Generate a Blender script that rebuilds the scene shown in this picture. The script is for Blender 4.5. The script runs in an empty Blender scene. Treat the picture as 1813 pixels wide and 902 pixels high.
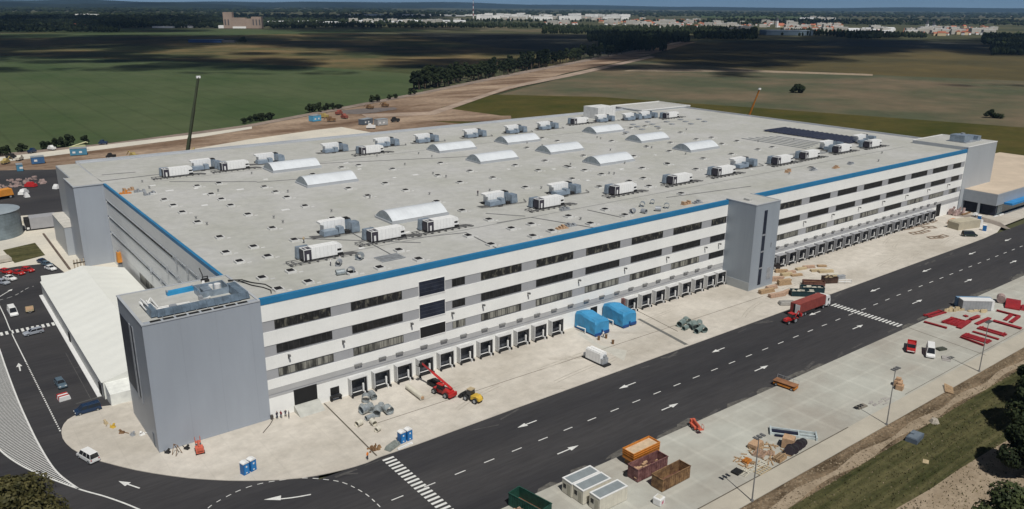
import bpy, bmesh, math, random
import numpy as np
from mathutils import Vector, Matrix, Quaternion
PI = math.pi
scene = bpy.context.scene
# ------------------------------------------------------------------ camera
CAM = np.array([-28.2053, -143.9654, 80.0]); YAW, PITCH, ROLL, FPX = 0.6538, 0.3014, 0.0075, 1423.43
PW, PH = 1813.0, 902.0
_fw = np.array([math.sin(YAW)*math.cos(PITCH), math.cos(YAW)*math.cos(PITCH), -math.sin(PITCH)])
_rt = np.array([math.cos(YAW), -math.sin(YAW), 0.0]); _up = np.cross(_rt, _fw)
_R = _rt*math.cos(ROLL)+_up*math.sin(ROLL); _U = -_rt*math.sin(ROLL)+_up*math.cos(ROLL)
cam_d = bpy.data.cameras.new("camera"); cam = bpy.data.objects.new("camera", cam_d); scene.collection.objects.link(cam)
cam.matrix_world = Matrix(((_R[0], _U[0], -_fw[0], CAM[0]), (_R[1], _U[1], -_fw[1], CAM[1]), (_R[2], _U[2], -_fw[2], CAM[2]), (0, 0, 0, 1)))
cam_d.sensor_fit = 'HORIZONTAL'; cam_d.sensor_width = 36.0; cam_d.lens = FPX/PW*36.0
cam_d.clip_start = 1.0; cam_d.clip_end = 120000.0
scene.camera = cam
# ------------------------------------------------------------------ world, sun, exposure
SUN_EL = math.radians(57.5); SUN_AZ = math.atan2(-0.28, -0.96)       # compass style: x = sin, y = cos
w = bpy.data.worlds.new("World"); scene.world = w; w.use_nodes = True
nt = w.node_tree; bg = nt.nodes['Background']; sky = nt.nodes.new('ShaderNodeTexSky')
sky.sky_type = 'NISHITA'; sky.sun_disc = False; sky.sun_elevation = SUN_EL; sky.sun_rotation = SUN_AZ
sky.altitude = 12000; sky.air_density = 1.5; sky.dust_density = 3.0; sky.ozone_density = 2.2
nt.links.new(sky.outputs[0], bg.inputs[0]); bg.inputs[1].default_value = 0.052
sun_d = bpy.data.lights.new("sun", 'SUN'); sun_d.energy = 4.0; sun_d.angle = math.radians(0.53); sun_d.color = (1.0, 0.97, 0.92)
sun = bpy.data.objects.new("sun", sun_d); scene.collection.objects.link(sun); sun.location = (-200, -300, 400)
TOSUN = Vector((math.sin(SUN_AZ)*math.cos(SUN_EL), math.cos(SUN_AZ)*math.cos(SUN_EL), math.sin(SUN_EL)))
sun.rotation_mode = 'QUATERNION'; sun.rotation_quaternion = TOSUN.to_track_quat('Z', 'Y')
vs = scene.view_settings; vs.view_transform = 'Standard'; vs.look = 'None'; vs.gamma = 1.0; vs.exposure = 0.0; vs.use_curve_mapping = False
# ------------------------------------------------------------------ helpers: survey of the place (photo pixel -> point on a known level)
def ray(u, v): return _fw + _R*(u-PW/2)/FPX - _U*(v-PH/2)/FPX
def G(u, v, z=0.0):
    d = ray(u, v); t = (z-CAM[2])/d[2]; p = CAM+d*t; return (float(p[0]), float(p[1]))
def F(u, v, Y=0.0):
    d = ray(u, v); t = (Y-CAM[1])/d[1]; p = CAM+d*t; return (float(p[0]), float(p[2]))
def FX(u, v, X=0.0):
    d = ray(u, v); t = (X-CAM[0])/d[0]; p = CAM+d*t; return (float(p[1]), float(p[2]))
col = scene.collection
random.seed(11); rnd = random.random
def U(a, b): return a+(b-a)*rnd()
# ------------------------------------------------------------------ materials
MATS = {}
def mat(name, c, rough=0.8, metal=0.0, va=0.12, sc=0.5, bump=0.0, c2=None, lines=(), coords='world', stretch=None, spec=0.35, sc2=None, lo=0.35, hi=0.65, bumpsc=None):
    if name in MATS: return MATS[name]
    m = bpy.data.materials.new(name); m.use_nodes = True; n = m.node_tree.nodes; L = m.node_tree.links
    b = n['Principled BSDF']; b.inputs['Roughness'].default_value = rough; b.inputs['Metallic'].default_value = metal
    b.inputs['Specular IOR Level'].default_value = spec
    if coords == 'world':
        src = n.new('ShaderNodeNewGeometry').outputs['Position']
    else:
        src = n.new('ShaderNodeTexCoord').outputs['Object']
    vec = src
    if stretch:
        mp = n.new('ShaderNodeMapping'); mp.inputs['Scale'].default_value = stretch; L.new(src, mp.inputs['Vector']); vec = mp.outputs[0]
    nz = n.new('ShaderNodeTexNoise'); nz.inputs['Scale'].default_value = sc; nz.inputs['Detail'].default_value = 7; nz.inputs['Roughness'].default_value = 0.62
    L.new(vec, nz.inputs['Vector'])
    mr = n.new('ShaderNodeMapRange'); mr.inputs['From Min'].default_value = lo; mr.inputs['From Max'].default_value = hi; L.new(nz.outputs['Fac'], mr.inputs['Value'])
    mx = n.new('ShaderNodeMix'); mx.data_type = 'RGBA'
    ca = [max(0, x*(1-va)) for x in c]; cb = list(c2) if c2 else [min(1, x*(1+va)) for x in c]
    mx.inputs['A'].default_value = (*ca, 1); mx.inputs['B'].default_value = (*cb, 1)
    L.new(mr.outputs[0], mx.inputs['Factor']); out = mx.outputs['Result']
    if sc2:   # second, finer mottling: (scale, amount)
        n2 = n.new('ShaderNodeTexNoise'); n2.inputs['Scale'].default_value = sc2[0]; n2.inputs['Detail'].default_value = 6; n2.inputs['Roughness'].default_value = 0.7
        L.new(src if len(sc2) < 3 else vec, n2.inputs['Vector'])
        r2 = n.new('ShaderNodeMapRange'); r2.inputs['From Min'].default_value = 0.3; r2.inputs['From Max'].default_value = 0.7
        r2.inputs['To Min'].default_value = 1-sc2[1]; r2.inputs['To Max'].default_value = 1+sc2[1]*0.6; L.new(n2.outputs['Fac'], r2.inputs['Value'])
        mm = n.new('ShaderNodeVectorMath'); mm.operation = 'SCALE'; L.new(out, mm.inputs[0]); L.new(r2.outputs[0], mm.inputs['Scale']); out = mm.outputs[0]
    if lines:
        sx = n.new('ShaderNodeSeparateXYZ'); L.new(src, sx.inputs[0])
        for ax, pitch, wid, amt in lines:
            a = n.new('ShaderNodeMath'); a.operation = 'PINGPONG'; a.inputs[1].default_value = pitch/2; L.new(sx.outputs['XYZ'.index(ax)], a.inputs[0])
            c_ = n.new('ShaderNodeMapRange'); c_.inputs['From Min'].default_value = wid*0.5; c_.inputs['From Max'].default_value = wid*0.9
            c_.inputs['To Min'].default_value = amt; c_.inputs['To Max'].default_value = 1.0; L.new(a.outputs[0], c_.inputs['Value'])
            mm = n.new('ShaderNodeVectorMath'); mm.operation = 'SCALE'; L.new(out, mm.inputs[0]); L.new(c_.outputs[0], mm.inputs['Scale']); out = mm.outputs[0]
    L.new(out, b.inputs['Base Color'])
    if bump:
        bp = n.new('ShaderNodeBump'); bp.inputs['Strength'].default_value = bump; bp.inputs['Distance'].default_value = 0.3
        nb = n.new('ShaderNodeTexNoise'); nb.inputs['Scale'].default_value = bumpsc or sc*4; nb.inputs['Detail'].default_value = 5; L.new(src, nb.inputs['Vector'])
        L.new(nb.outputs['Fac'], bp.inputs['Height']); L.new(bp.outputs[0], b.inputs['Normal'])
    MATS[name] = m; return m
white = mat('white_panel', (0.80, 0.80, 0.765), 0.55, va=0.045, sc=0.12, sc2=(1.5, 0.03), lines=(('X', 6.0, 0.05, 0.93), ('Z', 1.0, 0.02, 0.97)))
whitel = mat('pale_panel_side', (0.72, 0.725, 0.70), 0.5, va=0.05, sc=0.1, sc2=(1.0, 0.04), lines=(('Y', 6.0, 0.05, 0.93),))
grey_in = mat('grey_infill', (0.345, 0.35, 0.36), 0.5, va=0.05, sc=0.2, lines=(('X', 3.0, 0.04, 0.9),))
clad = mat('tower_cladding', (0.315, 0.345, 0.385), 0.42, va=0.06, sc=0.05, sc2=(0.35, 0.05, 1), stretch=(1, 1, 0.18), lines=(('X', 6.4, 0.06, 0.9), ('Z', 1.2, 0.02, 0.975)), spec=0.5)
clady = mat('tower_side_cladding', (0.375, 0.40, 0.42), 0.4, va=0.07, sc=0.06, sc2=(0.35, 0.05, 1), stretch=(1, 1, 0.18), lines=(('Y', 6.4, 0.05, 0.9),), spec=0.5)
galv = mat('grey_steel', (0.36, 0.38, 0.40), 0.4, 0.35, va=0.2, sc=0.8, coords='obj', spec=0.5)
duct = mat('blue_grey_duct', (0.27, 0.33, 0.39), 0.38, 0.35, va=0.25, sc=0.6, sc2=(3, 0.12), coords='obj', spec=0.5)
blue = mat('blue_trim', (0.022, 0.17, 0.34), 0.5, va=0.08, sc=0.2)
roofm = mat('roof_membrane', (0.42, 0.42, 0.378), 0.75, va=0.06, sc=0.04, c2=(0.46, 0.458, 0.44), sc2=(0.35, 0.12), lines=(('Y', 2.1, 0.09, 0.93), ('X', 16.45, 0.10, 0.96)), spec=0.2)
roofe = mat('roof_edge_metal', (0.40, 0.42, 0.44), 0.45, va=0.08, sc=0.1)
glass = mat('window_glass', (0.022, 0.022, 0.022), 0.35, va=0.4, sc=0.6, spec=0.25)
glassb = mat('blind_window_glass', (0.05, 0.05, 0.045), 0.4, c2=(0.27, 0.265, 0.23), va=0.3, sc=0.7, spec=0.3, stretch=(1, 1, 0.1), lo=.42, hi=.55)
glassm = mat('part_screened_glass', (0.028, 0.028, 0.028), 0.4, va=0.3, sc=0.9, c2=(0.13, 0.125, 0.10), lo=.52, hi=.6, stretch=(1.0, 1, .5), spec=0.3)
glassk = mat('dark_blue_glass', (0.024, 0.029, 0.044), 0.45, va=0.3, sc=0.4, spec=0.12)
dark = mat('black_void', (0.012, 0.012, 0.012), 0.7, va=0.2)
dockin = mat('dock_door_panel', (0.085, 0.09, 0.10), 0.5, va=0.5, sc=0.9, lines=(('Z', 0.75, 0.06, 0.5),))
rubber = mat('black_rubber', (0.02, 0.02, 0.02), 0.8, va=0.3)
shelter = mat('dock_shelter_grey', (0.30, 0.305, 0.315), 0.6, va=0.08, sc=1)
shelterw = mat('dock_shelter_white', (0.60, 0.60, 0.58), 0.6, va=0.06, sc=1)
ahuw = mat('unit_white', (0.78, 0.78, 0.76), 0.4, va=0.05, sc=1, coords='obj', lines=(('X', 0.95, 0.07, 0.82),))
plainw = mat('plain_white_paint', (0.72, 0.72, 0.70), 0.4, va=0.05, sc=1, coords='obj', spec=0.5)
skyl = mat('skylight_polycarbonate', (0.62, 0.65, 0.67), 0.25, va=0.06, sc=0.3, lines=(('X', 1.06, 0.06, 0.92),), spec=0.6)
solar = mat('solar_cells', (0.022, 0.024, 0.04), 0.25, va=0.3, sc=1, lines=(('X', 2.0, 0.16, 1.8), ), spec=0.5)
asphalt = mat('asphalt', (0.034, 0.0335, 0.037), 0.8, va=0.12, sc=0.05, c2=(0.055, 0.0525, 0.053), sc2=(1.3, 0.25, 1), stretch=(0.12, 1, 1), bump=0.05, bumpsc=6, spec=0.25)
conc = mat('concrete_apron', (0.47, 0.43, 0.365), 0.9, va=0.10, sc=0.06, c2=(0.57, 0.53, 0.465), sc2=(0.35, 0.15), stretch=(0.5, 1, 1), lines=(('X', 5.5, 0.08, 0.92), ('Y', 5.5, 0.07, 0.93)), bump=0.03, bumpsc=3, spec=0.2)
yardm = mat('concrete_yard', (0.38, 0.355, 0.305), 0.9, va=0.12, sc=0.06, c2=(0.435, 0.435, 0.385), sc2=(0.16, 0.13), stretch=(0.7, 1, 1), lines=(('X', 7.3, 0.55, 1.07), ('Y', 6.0, 0.5, 1.07)), bump=0.03, bumpsc=3, spec=0.2)
paint = mat('road_paint', (0.66, 0.66, 0.63), 0.7, va=0.10, sc=1.5, sc2=(6, 0.15))
dirt = mat('site_dirt', (0.20, 0.125, 0.08), 0.95, va=0.3, sc=0.035, c2=(0.38, 0.285, 0.205), sc2=(0.25, 0.3), stretch=(0.35, 1, 1), bump=0.4, bumpsc=0.6, spec=0.1)
roaddirt = mat('dirt_road', (0.25, 0.20, 0.165), 0.95, va=0.2, sc=0.05, sc2=(0.4, 0.15), spec=0.1)
paleslab = mat('pale_slab', (0.58, 0.55, 0.48), 0.9, va=0.1, sc=0.05, c2=(0.64, 0.59, 0.49), sc2=(0.5, 0.08), spec=0.2)
verge = mat('verge_dirt', (0.11, 0.078, 0.045), 0.95, va=0.45, sc=0.35, c2=(0.27, 0.20, 0.13), sc2=(1.6, 0.5), stretch=(0.25, 1, 1), bump=0.8, bumpsc=2, spec=0.1)
sand = mat('sand', (0.30, 0.235, 0.16), 0.95, va=0.18, sc=0.2, c2=(0.36, 0.29, 0.21), sc2=(1.2, 0.2), bump=0.3, bumpsc=2, spec=0.1)
grassm = mat('mown_grass', (0.060, 0.068, 0.024), 0.9, va=0.35, sc=0.5, c2=(0.125, 0.112, 0.052), sc2=(.6, 0.4), stretch=(0.045, 1, 1), bump=0.5, bumpsc=3, spec=0.1)
fieldg = mat('green_field', (0.058, 0.088, 0.034), 0.95, va=0.10, sc=0.012, c2=(0.080, 0.100, 0.046), sc2=(0.05, 0.14), spec=0.1, stretch=(1, 0.6, 1), lines=(('X', 24, 1.4, .88),))
fieldm = mat('mixed_field', (0.072, 0.084, 0.034), 0.95, va=0.2, sc=0.005, c2=(0.175, 0.125, 0.058), lo=.42, hi=.62, sc2=(0.03, 0.2), spec=0.1)
fieldo = mat('olive_field', (0.088, 0.096, 0.055), 0.95, va=0.10, sc=0.008, c2=(0.15, 0.118, 0.075), lo=.4, hi=.6, sc2=(0.04, 0.18), spec=0.1)
fieldy = mat('meadow', (0.062, 0.068, 0.013), 0.95, va=0.25, sc=0.02, c2=(0.088, 0.072, 0.020), sc2=(0.12, 0.18), spec=0.1)
fieldb = mat('brown_field', (0.085, 0.075, 0.035), 0.95, va=0.2, sc=0.006, c2=(0.11, 0.085, 0.035), sc2=(0.03, 0.15), spec=0.1)
fieldd = mat('ploughed_field', (0.055, 0.055, 0.045), 0.95, va=0.2, sc=0.006, c2=(0.075, 0.072, 0.05), sc2=(0.03, 0.15), spec=0.1)
terr = mat('far_ground', (0.055, 0.068, 0.035), 0.95, va=0.3, sc=0.0011, c2=(0.115, 0.11, 0.06), sc2=(0.01, 0.2), spec=0.1)
hillm = mat('hill_woodland', (0.008, 0.016, 0.012), 0.95, va=0.3, sc=0.0012, c2=(0.022, 0.032, 0.020), sc2=(0.004, 0.3), spec=0.1)
leaf = mat('leaves', (0.035, 0.055, 0.018), 0.7, va=0.45, sc=0.5, c2=(0.075, 0.092, 0.03), sc2=(1.5, 0.3), spec=0.25)
leafb = mat('olive_leaves', (0.055, 0.058, 0.016), 0.7, va=0.45, sc=0.5, c2=(0.115, 0.10, 0.035), sc2=(1.5, 0.3), spec=0.25)
leafd = mat('wood_leaves', (0.016, 0.027, 0.013), 0.8, va=0.4, sc=0.02, c2=(0.034, 0.046, 0.018), sc2=(0.1, 0.3), spec=0.15)
bark = mat('bark', (0.09, 0.065, 0.045), 0.9, va=0.3, sc=3)
tentm = mat('tent_fabric', (0.70, 0.705, 0.655), 0.5, va=0.03, sc=0.08, sc2=(0.5, 0.025), spec=0.3)
tentw = mat('tent_wall_fabric', (0.50, 0.50, 0.47), 0.5, va=0.1, sc=0.2, lines=(('Y', 5.0, 0.15, 0.8),))
wood = mat('new_timber', (0.38, 0.26, 0.15), 0.8, va=0.25, sc=3, coords='obj', sc2=(8, 0.2))
woodp = mat('pinkish_timber', (0.40, 0.27, 0.19), 0.8, va=0.25, sc=3, coords='obj')
rust = mat('rusty_brown_paint', (0.15, 0.075, 0.04), 0.8, va=0.4, sc=1.2, c2=(0.28, 0.17, 0.08), coords='obj')
maroon = mat('faded_maroon_paint', (0.13, 0.05, 0.05), 0.7, va=0.3, sc=1.2, c2=(0.24, 0.12, 0.11), coords='obj')
orange = mat('orange_paint', (0.52, 0.19, 0.03), 0.6, va=0.2, sc=1.5, coords='obj')
redp = mat('red_paint', (0.42, 0.022, 0.02), 0.4, va=0.15, sc=1.0, coords='obj', spec=0.5)
redb = mat('crimson_steel', (0.27, 0.02, 0.024), 0.5, va=0.15, sc=0.8, coords='obj')
redbr = mat('red_brown_tarp', (0.23, 0.05, 0.04), 0.6, va=0.15, sc=0.8, coords='obj', lines=(('X', 0.8, 0.08, 0.8),))
yellow = mat('yellow_paint', (0.55, 0.36, 0.05), 0.5, va=0.2, sc=2, coords='obj')
gdark = mat('dark_green_paint', (0.012, 0.06, 0.042), 0.6, va=0.25, sc=1.5, coords='obj')
tealp = mat('dark_teal_paint', (0.012, 0.035, 0.042), 0.5, va=0.25, sc=1.5, coords='obj')
bluet = mat('blue_tarpaulin', (0.045, 0.25, 0.46), 0.55, va=0.12, sc=0.5, coords='obj', bump=0.4, bumpsc=1.2)
bluep = mat('cabin_blue_plastic', (0.012, 0.13, 0.36), 0.45, va=0.1, sc=2, coords='obj')
navy = mat('navy_car_paint', (0.012, 0.035, 0.085), 0.25, 0.2, va=0.1, coords='obj', spec=0.6)
slate = mat('slate_blue_car_paint', (0.10, 0.15, 0.19), 0.3, 0.2, va=0.08, coords='obj', spec=0.6)
silver = mat('silver_car_paint', (0.42, 0.45, 0.50), 0.3, 0.3, va=0.06, coords='obj', spec=0.6)
grn = mat('dark_green_car_paint', (0.02, 0.035, 0.03), 0.3, 0.2, va=0.1, coords='obj', spec=0.6)
tanp = mat('beige_paint', (0.45, 0.36, 0.22), 0.6, va=0.15, coords='obj')
creamp = mat('cream_cabin_paint', (0.56, 0.53, 0.44), 0.6, va=0.08, sc=0.8, coords='obj', lines=(('X', 0.9, 0.07, 0.88),))
greyroof = mat('grey_cabin_roof', (0.23, 0.26, 0.27), 0.5, va=0.1, sc=0.6, coords='obj')
carglass = mat('car_glass', (0.02, 0.022, 0.025), 0.08, va=0.2, coords='obj', spec=0.6)
lampr = mat('red_lamp_lens', (0.35, 0.01, 0.01), 0.3, va=0.1, coords='obj')
lampw = mat('clear_lamp_lens', (0.75, 0.75, 0.72), 0.2, va=0.05, coords='obj', spec=0.6)
cardb = mat('cardboard', (0.43, 0.28, 0.17), 0.85, va=0.15, sc=2, coords='obj')
skin = mat('skin', (0.45, 0.27, 0.19), 0.6, va=0.05, coords='obj')
trous = mat('dark_trousers', (0.03, 0.035, 0.06), 0.9, va=0.2, coords='obj')
hivis = mat('orange_vest', (0.75, 0.22, 0.03), 0.8, va=0.1, coords='obj')
whcloth = mat('white_shirt', (0.7, 0.7, 0.68), 0.8, va=0.1, coords='obj')
dkcloth = mat('dark_jacket', (0.04, 0.035, 0.05), 0.9, va=0.2, coords='obj')
tilered = mat('red_roof_tiles', (0.40, 0.14, 0.08), 0.8, va=0.3, sc=0.03)
plaster = mat('pale_plaster', (0.55, 0.52, 0.46), 0.8, va=0.12, sc=0.02, lines=(('Z', 3.0, 0.9, 0.62),))
brickb = mat('grain_store_concrete', (0.33, 0.25, 0.20), 0.85, va=0.1, sc=0.05)
cloudm = mat('cloud_white', (0.8, 0.8, 0.8), 1.0, va=0.02)
fineduct = mat('spiral_duct_steel', (0.40, 0.44, 0.45), 0.35, 0.5, va=0.25, sc=2, coords='obj', lines=(('X', 0.35, 0.05, 0.75),), spec=0.5)
# ------------------------------------------------------------------ mesh builder
class MB:
    def __init__(s): s.v = []; s.f = []; s.m = []
    def add(s, vs_, fs, mi=0):
        o = len(s.v); s.v += [tuple(p) for p in vs_]; s.f += [tuple(i+o for i in f) for f in fs]; s.m += [mi]*len(fs); return s
    def box(s, x0, x1, y0, y1, z0, z1, mi=0, top=None):
        t = top or (0, 0)                                   # top = inset (dx, dy) for tapered boxes
        vs_ = [(x0, y0, z0), (x1, y0, z0), (x1, y1, z0), (x0, y1, z0), (x0+t[0], y0+t[1], z1), (x1-t[0], y0+t[1], z1), (x1-t[0], y1-t[1], z1), (x0+t[0], y1-t[1], z1)]
        return s.add(vs_, [(3, 2, 1, 0), (4, 5, 6, 7), (0, 1, 5, 4), (1, 2, 6, 5), (2, 3, 7, 6), (3, 0, 4, 7)], mi)
    def prism(s, poly, z0, z1, mi=0):
        n = len(poly); a = sum(poly[i][0]*poly[(i+1) % n][1]-poly[(i+1) % n][0]*poly[i][1] for i in range(n))
        if a < 0: poly = poly[::-1]
        vs_ = [(x, y, z0) for x, y in poly]+[(x, y, z1) for x, y in poly]
        return s.add(vs_, [tuple(range(n-1, -1, -1)), tuple(range(n, 2*n))]+[(i, (i+1) % n, n+(i+1) % n, n+i) for i in range(n)], mi)
    def prof(s, pts, y0, y1, mi=0, iny=None):                # side profile in x-z, extruded along y
        n = len(pts); iny = iny or [0]*n
        a = sum(pts[i][0]*pts[(i+1) % n][1]-pts[(i+1) % n][0]*pts[i][1] for i in range(n))
        if a < 0: pts = pts[::-1]; iny = iny[::-1]
        vs_ = [(x, y0+k, z) for (x, z), k in zip(pts, iny)]+[(x, y1-k, z) for (x, z), k in zip(pts, iny)]
        return s.add(vs_, [tuple(range(n)), tuple(range(2*n-1, n-1, -1))]+[((i+1) % n, i, n+i, n+(i+1) % n) for i in range(n)], mi)
    def cyl(s, p0, p1, r, n=12, mi=0, r1=None, cap=True):
        p0 = Vector(p0); p1 = Vector(p1); d = (p1-p0); q = d.to_track_quat('Z', 'Y'); r1 = r if r1 is None else r1
        a = [p0+q@Vector((r*math.cos(2*PI*i/n), r*math.sin(2*PI*i/n), 0)) for i in range(n)]
        b = [p1+q@Vector((r1*math.cos(2*PI*i/n), r1*math.sin(2*PI*i/n), 0)) for i in range(n)]
        fs = [(i, (i+1) % n, n+(i+1) % n, n+i) for i in range(n)]
        if cap: fs += [tuple(range(n-1, -1, -1)), tuple(range(n, 2*n))]
        return s.add(a+b, fs, mi)
    def tube(s, pts, r, n=6, mi=0):
        for a, b in zip(pts[:-1], pts[1:]): s.cyl(a, b, r, n, mi)
        return s
    def ring(s, p0, p1, r, t, n=20, mi=0):                   # open pipe with wall thickness
        p0 = Vector(p0); p1 = Vector(p1); q = (p1-p0).to_track_quat('Z', 'Y')
        L = []
        for p, rr in ((p0, r), (p1, r), (p1, r-t), (p0, r-t)):
            L += [p+q@Vector((rr*math.cos(2*PI*i/n), rr*math.sin(2*PI*i/n), 0)) for i in range(n)]
        fs = []
        for k in range(4):
            for i in range(n):
                a = k*n; b = ((k+1) % 4)*n; fs.append((a+i, a+(i+1) % n, b+(i+1) % n, b+i))
        return s.add(L, fs, mi)
    def build(s, name, mats, parent=None, smooth=False, bevel=0):
        me = bpy.data.meshes.new(name); me.from_pydata(s.v, [], s.f)
        if not isinstance(mats, (list, tuple)): mats = [mats]
        for m in mats: me.materials.append(m)
        if len(mats) > 1: me.polygons.foreach_set('material_index', s.m)
        if smooth: me.polygons.foreach_set('use_smooth', [True]*len(me.polygons))
        me.update(); o = bpy.data.objects.new(name, me); col.objects.link(o)
        if parent: o.parent = parent
        if bevel:
            bv = o.modifiers.new('bevel', 'BEVEL'); bv.width = bevel; bv.segments = 2; bv.limit_method = 'ANGLE'
        return o
def tag(o, label, cat, group=None, kind=None):
    o['label'] = label; o['category'] = cat
    if group: o['group'] = group
    if kind: o['kind'] = kind
    return o
def struct(o, kind='structure'): o['kind'] = kind; return o
def thing(name, label, cat, loc=(0, 0, 0), rz=0.0, group=None):
    o = bpy.data.objects.new(name, None); col.objects.link(o); o.location = loc; o.rotation_euler = (0, 0, rz)
    o.empty_display_size = 0.5; return tag(o, label, cat, group)
def copy_tree(o, loc=None, rz=None, label=None, parent=None, scale=None):
    c = o.copy(); col.objects.link(c)
    if parent: c.parent = parent
    if loc is not None: c.location = loc
    if rz is not None: c.rotation_euler = (0, 0, rz)
    if scale is not None: c.scale = scale
    if label: c['label'] = label
    for ch in [k for k in o.children]: copy_tree(ch, parent=c)
    return c
ORD = ['first', 'second', 'third', 'fourth', 'fifth', 'sixth', 'seventh', 'eighth', 'ninth', 'tenth', 'eleventh', 'twelfth', 'thirteenth', 'fourteenth', 'fifteenth', 'sixteenth', 'seventeenth', 'eighteenth', 'nineteenth', 'twentieth']
def sheet(name, pts, z, m, th=0.0):
    b = MB()
    if th: b.prism(pts, z-th, z)
    else:
        n = len(pts); a = sum(pts[i][0]*pts[(i+1) % n][1]-pts[(i+1) % n][0]*pts[i][1] for i in range(n))
        if a < 0: pts = pts[::-1]
        b.add([(x, y, z) for x, y in pts], [tuple(range(n))])
    o = b.build(name, m)
    bm = bmesh.new(); bm.from_mesh(o.data); bmesh.ops.triangulate(bm, faces=[f for f in bm.faces if len(f.verts) > 4], ngon_method='EAR_CLIP'); bm.to_mesh(o.data); bm.free()
    return struct(o)
def P(*px, z=0.0): return [G(u, v, z) for u, v in px]
# ================================================================== GROUND AND FIELDS
def far(u, v, z=0):                   # far ground points, clipped to a sane distance
    v = max(v, 13.0+0.006*(u-900)) if v < 25 else v
    return G(u, v, z)
b = MB(); N = 40; Rg = 60000
b.add([(0, 0, -0.9)]+[(Rg*math.cos(2*PI*i/N), Rg*math.sin(2*PI*i/N), -0.9) for i in range(N)], [(0, i+1, (i+1) % N+1) for i in range(N)])
struct(b.build('ground', terr))
sheet('field', P((-700, 470), (-300, 90), (60, 100), (330, 108), (560, 118), (745, 132), (750, 165), (430, 224), (-40, 279), (-400, 340)), -0.5, fieldg)
sheet('field', P((-300, 92), (60, 58), (560, 56), (1060, 78), (1000, 115), (745, 133), (560, 119), (330, 109), (60, 101)), -0.52, fieldm)
sheet('field', P((700, 58), (1150, 62), (1230, 75), (1060, 100), (1000, 92), (880, 84)), -0.48, fieldd)
sheet('rear_block_ground', [(0,0),(1,0),(0,1)], -5, terr) if False else None
sheet('field', P((0, 68), (420, 62), (760, 55), (700, 50), (420, 55), (0, 60)), -0.44, fieldg)
sheet('field', P((880, 168), (1120, 105), (1350, 124), (1560, 133), (1813, 143), (2300, 170), (2300, 262), (1813, 226), (1350, 192), (1060, 172)), -0.46, fieldo)
sheet('field', P((1120, 105), (1190, 76), (1400, 74), (1813, 88), (2300, 110), (2300, 171), (1813, 144), (1560, 134), (1350, 125)), -0.50, fieldb)
sheet('field', P((1480, 70), (1740, 76), (1813, 80), (1813, 89), (1420, 80)), -0.40, fieldd)
sheet('meadow', P((700, 230), (770, 175), (880, 167), (1060, 171), (1350, 191), (1813, 225), (2300, 261), (2300, 330), (1813, 300), (1700, 330)), -0.42, fieldy)
sheet('field_track', P((1130, 121), (1340, 124), (1545, 131), (1545, 134), (1340, 127.5), (1100, 126)), -0.36, sand)
sheet('field_track', P((1760, 283), (2100, 297), (2100, 301), (1760, 287)), -0.30, sand)
# dirt of the site behind the hall and the road beyond
sheet('site_dirt', P((-400, 345), (-40, 280), (200, 257), (430, 227), (560, 203), (750, 166), (900, 135), (1100, 97), (1210, 76), (1235, 74), (1120, 105), (1000, 130), (880, 165), (780, 190), (905, 207), (880, 215), (760, 214), (1000, 235), (900, 330), (100, 420), (-400, 470)), -0.22, dirt)
sheet('dirt_road', P((-40, 276), (200, 252.5), (430, 222), (560, 198), (750, 162), (900, 131), (1100, 93.5), (1205, 73.5), (1213, 75), (1100, 97), (900, 135.5), (750, 166), (560, 202.5), (430, 227), (200, 257.5), (-40, 282)), -0.14, roaddirt)
sheet('dirt_road', P((640, 202), (760, 198), (900, 153), (1010, 130), (1120, 106), (1150, 99), (1160, 101), (1020, 133.5), (900, 157.5), (770, 203), (650, 208)), -0.12, mat('packed_track', (0.34, 0.26, 0.20), .95, va=.2, sc=.05, sc2=(.3, .2)))
sheet('pale_slab', P((180, 292), (330, 266), (440, 247), (560, 230), (605, 225), (660, 235), (648, 245), (440, 278), (200, 312)), -0.10, paleslab)
sheet('pale_slab', P((-100, 290), (360, 236), (446, 224), (446, 228), (360, 242), (-100, 300)), -0.105, paleslab)
sheet('sand_patch', P((800, 204), (905, 205), (905, 213), (860, 214), (810, 209)), -0.11, dirt)
for u, v, a_, c_ in ((650, 196, 30, 6), (500, 258, 20, 3), (700, 240, 30, 4), (770, 240, 25, 3), (150, 300, 20, 3)):
    sheet('stony_patch', [ (G(u, v)[0]+a_*math.cos(t)*U(.7, 1.1), G(u, v)[1]+a_*0.5*math.sin(t)*U(.7, 1.1)) for t in [i*PI/6 for i in range(12)]], -0.09, mat('grey_gravel', (0.15, 0.13, 0.12), 0.95, va=0.25, sc=0.2, sc2=(1, .3)))
# lots and roads
sheet('rear_yard_asphalt', P((-300, 360), (-10, 302), (103, 300), (160, 330), (160, 392), (0, 388), (-300, 440)), -0.05, asphalt)
sheet('side_concrete', P((-300, 440), (0, 386), (160, 370), (210, 470), (190, 500), (115, 500), (60, 469), (-200, 520)), -0.04, paleslab)
sheet('side_lawn', P((5, 443), (62, 430), (80, 452), (26, 466)), -0.02, grassm)
XE = 900
road = [(XE, -24.2), (300, -24.6), (165, -25.2), (20, -25.7), (26, -10), (21, 20), (21, 60), (21, 110), (6.5, 114), (3.8, 139.6), (-5, 142), (-120, 142), (-160, 0), (-130, -70), (-20, -51.9), (XE, -51.8)]
sheet('road', road, 0.0, asphalt)
kerb = P((240, 704), (225, 712), (199, 718.5), (178, 721), (160, 727), (143, 732.5), (130, 738), (120, 744), (113, 752), (109.5, 760), (109, 768), (111, 777), (117, 786), (127, 795), (140, 803), (158, 811), (180, 818), (210, 826), (240, 833), (270, 838.5), (300, 843), (335, 847.5), (370, 850), (405, 851.7), (440, 852), (470, 851.5), (500, 850), (530, 847.5), (560, 843), (585, 838), (610, 832), (630, 826.5), (650, 820), (675, 809))
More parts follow.
